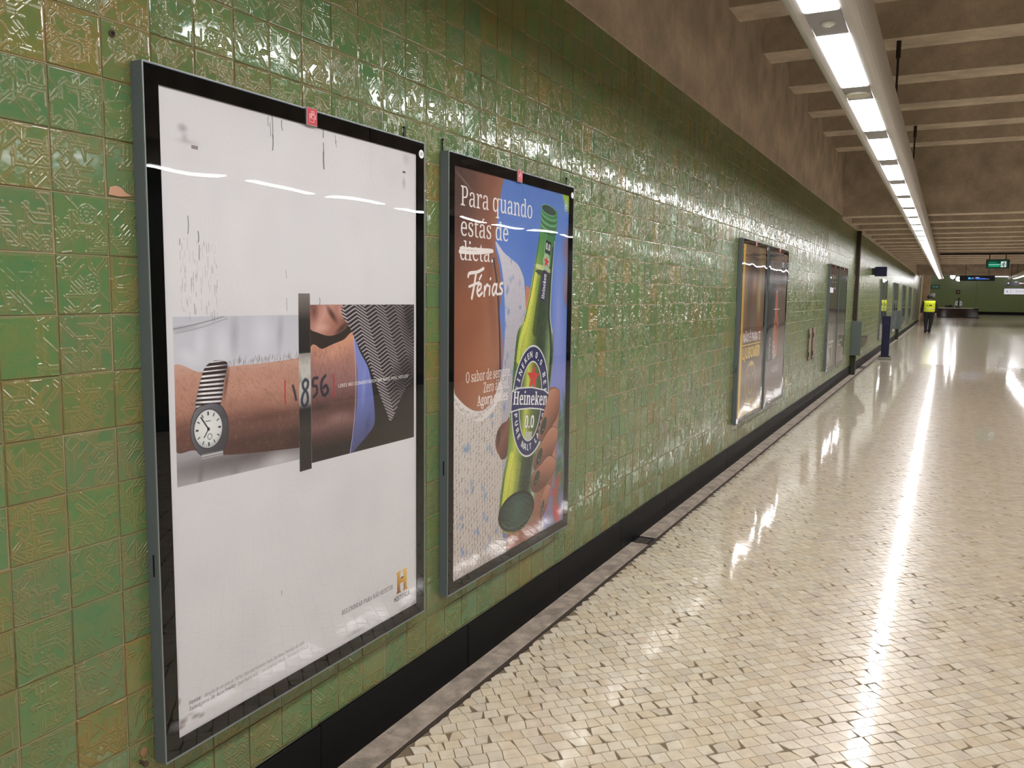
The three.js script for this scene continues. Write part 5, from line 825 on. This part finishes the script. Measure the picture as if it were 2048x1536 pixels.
  const torso = bones.slice(0, 5), vf = (p) => { let d = 9; for (const b of torso) d = smin(d, capsule(p, b[0], b[1], b[2], b[3]), b[4]); return Math.max(Math.abs(d - 0.022) - 0.009, p[1] - 1.50, 0.98 - p[1], Math.abs(p[0]) - 0.205); };
  const [c, q] = canvas(256, 256); q.fillStyle = rgb(220, 232, 40); q.fillRect(0, 0, 256, 256); q.fillStyle = rgb(190, 200, 150); q.fillRect(0, 178, 256, 20); q.fillStyle = rgb(34, 38, 26); for (const [x, y, w, h] of [[72, 96, 12, 36], [92, 118, 10, 12], [112, 100, 16, 22], [120, 92, 18, 30], [142, 90, 26, 34], [166, 104, 12, 18]]) q.fillRect(x, y, w, h);
  const vg = surface(vf, [0, 1.24, 0.01], 0.32, 64), vp = vg.attributes.position, uv = new Float32Array(vp.count * 2); for (let i = 0; i < vp.count; i++) { const back = vp.getZ(i) > 0.02; uv[2 * i] = back ? vp.getX(i) / 0.42 + 0.5 : 0.02; uv[2 * i + 1] = back ? (vp.getY(i) - 0.98) / 0.52 : 0.9; } vg.setAttribute('uv', new THREE.BufferAttribute(uv, 2));
  mesh('vest', vg, new THREE.MeshStandardMaterial({ map: canvasTex(c), roughness: 0.7 }), t);
  mesh('hair', surface((p) => Math.max(capsule(p, [0, 1.64, -0.065], [0, 1.69, -0.08], 0.1, 0.101), -(p[2] + 0.15 + (p[1] - 1.68) * 0.7), 1.585 - p[1] + Math.max(0, -p[2] - 0.1) * 0.8), [0, 1.66, -0.07], 0.16, 48), std(0x0d0b0a, 0.7), t);
}
{
  // attendant standing behind the counter, arms folded low in front
  const bones = [[[0, 0.96, 0], [0, 1.12, 0], 0.15, 0.14, 0.06], [[0, 1.12, 0], [0, 1.34, 0], 0.14, 0.15, 0.06], [[-0.12, 1.38, 0], [0.12, 1.38, 0], 0.09, 0.09, 0.06], [[-0.09, 0.93, 0], [-0.09, 0.5, 0.01], 0.1, 0.07, 0.05], [[-0.09, 0.5, 0.01], [-0.09, 0.1, 0], 0.072, 0.05, 0.03], [[-0.09, 0.08, 0], [-0.1, 0.04, 0.15], 0.05, 0.04, 0.03], [[0.09, 0.93, 0], [0.09, 0.5, 0.01], 0.1, 0.07, 0.05], [[0.09, 0.5, 0.01], [0.09, 0.1, 0], 0.072, 0.05, 0.03], [[0.09, 0.08, 0], [0.1, 0.04, 0.15], 0.05, 0.04, 0.03],
    [[-0.19, 1.39, 0], [-0.26, 1.14, 0], 0.066, 0.054, 0.04], [[-0.26, 1.14, 0], [-0.1, 1.06, 0.2], 0.052, 0.036, 0.02], [[-0.1, 1.06, 0.2], [-0.07, 1.05, 0.22], 0.03, 0.026, 0.02], [[0.19, 1.39, 0], [0.26, 1.14, 0], 0.066, 0.054, 0.04], [[0.26, 1.14, 0], [0.12, 1.04, 0.22], 0.052, 0.036, 0.02], [[0.12, 1.04, 0.22], [0.09, 1.035, 0.24], 0.03, 0.026, 0.02],
    [[0, 1.42, 0], [0, 1.52, 0.01], 0.06, 0.056, 0.04], [[0, 1.58, 0.02], [0, 1.64, 0.01], 0.086, 0.092, 0.03], [[0, 1.55, 0.06], [0, 1.54, 0.08], 0.055, 0.042, 0.03], [[0, 1.575, 0.115], [0, 1.6, 0.105], 0.015, 0.01, 0.012], [[-0.087, 1.585, 0.01], [-0.089, 1.61, 0.01], 0.016, 0.018, 0.01], [[0.087, 1.585, 0.01], [0.089, 1.61, 0.01], 0.016, 0.018, 0.01]];
  const hands = [{ at: [-0.01, 1.045, 0.255], bones: handBones([-0.07, 1.05, 0.22], [0.85, -0.1, 0.5], [0, 1, 0], 0.6) }, { at: [0.03, 1.03, 0.28], bones: handBones([0.09, 1.035, 0.24], [-0.85, -0.1, 0.5], [0, 1, 0], 0.6) }];
  const g = figure({ bones, hands, bound: [0.4, 0.36], color: (x, y, z, hand) => hand || y > 1.47 ? [0.1, 0.06, 0.045] : y < 0.12 ? [0.01, 0.01, 0.01] : y < 0.97 ? [0.012, 0.012, 0.014] : Math.abs(x) < 0.07 && y > 1.0 ? [0.02, 0.022, 0.026] : [0.62, 0.66, 0.66] }, 96);
  const t = thing('person', 'attendant in a pale shirt with dark front standing behind the far counter', 'person', [2.64, -0.004, -85.2]);
  mesh('body', g, new THREE.MeshStandardMaterial({ color: 0xffffff, vertexColors: true, roughness: 0.8 }), t);
  mesh('hair', surface((p) => Math.max(capsule(p, [0, 1.61, 0.0], [0, 1.655, -0.002], 0.098, 0.099), p[2] - 0.06 - (p[1] - 1.66) * 0.6, 1.57 - p[1]), [0, 1.63, 0], 0.15, 40), std(0x0a0908, 0.8), t);
}
renderer.render(scene, camera);
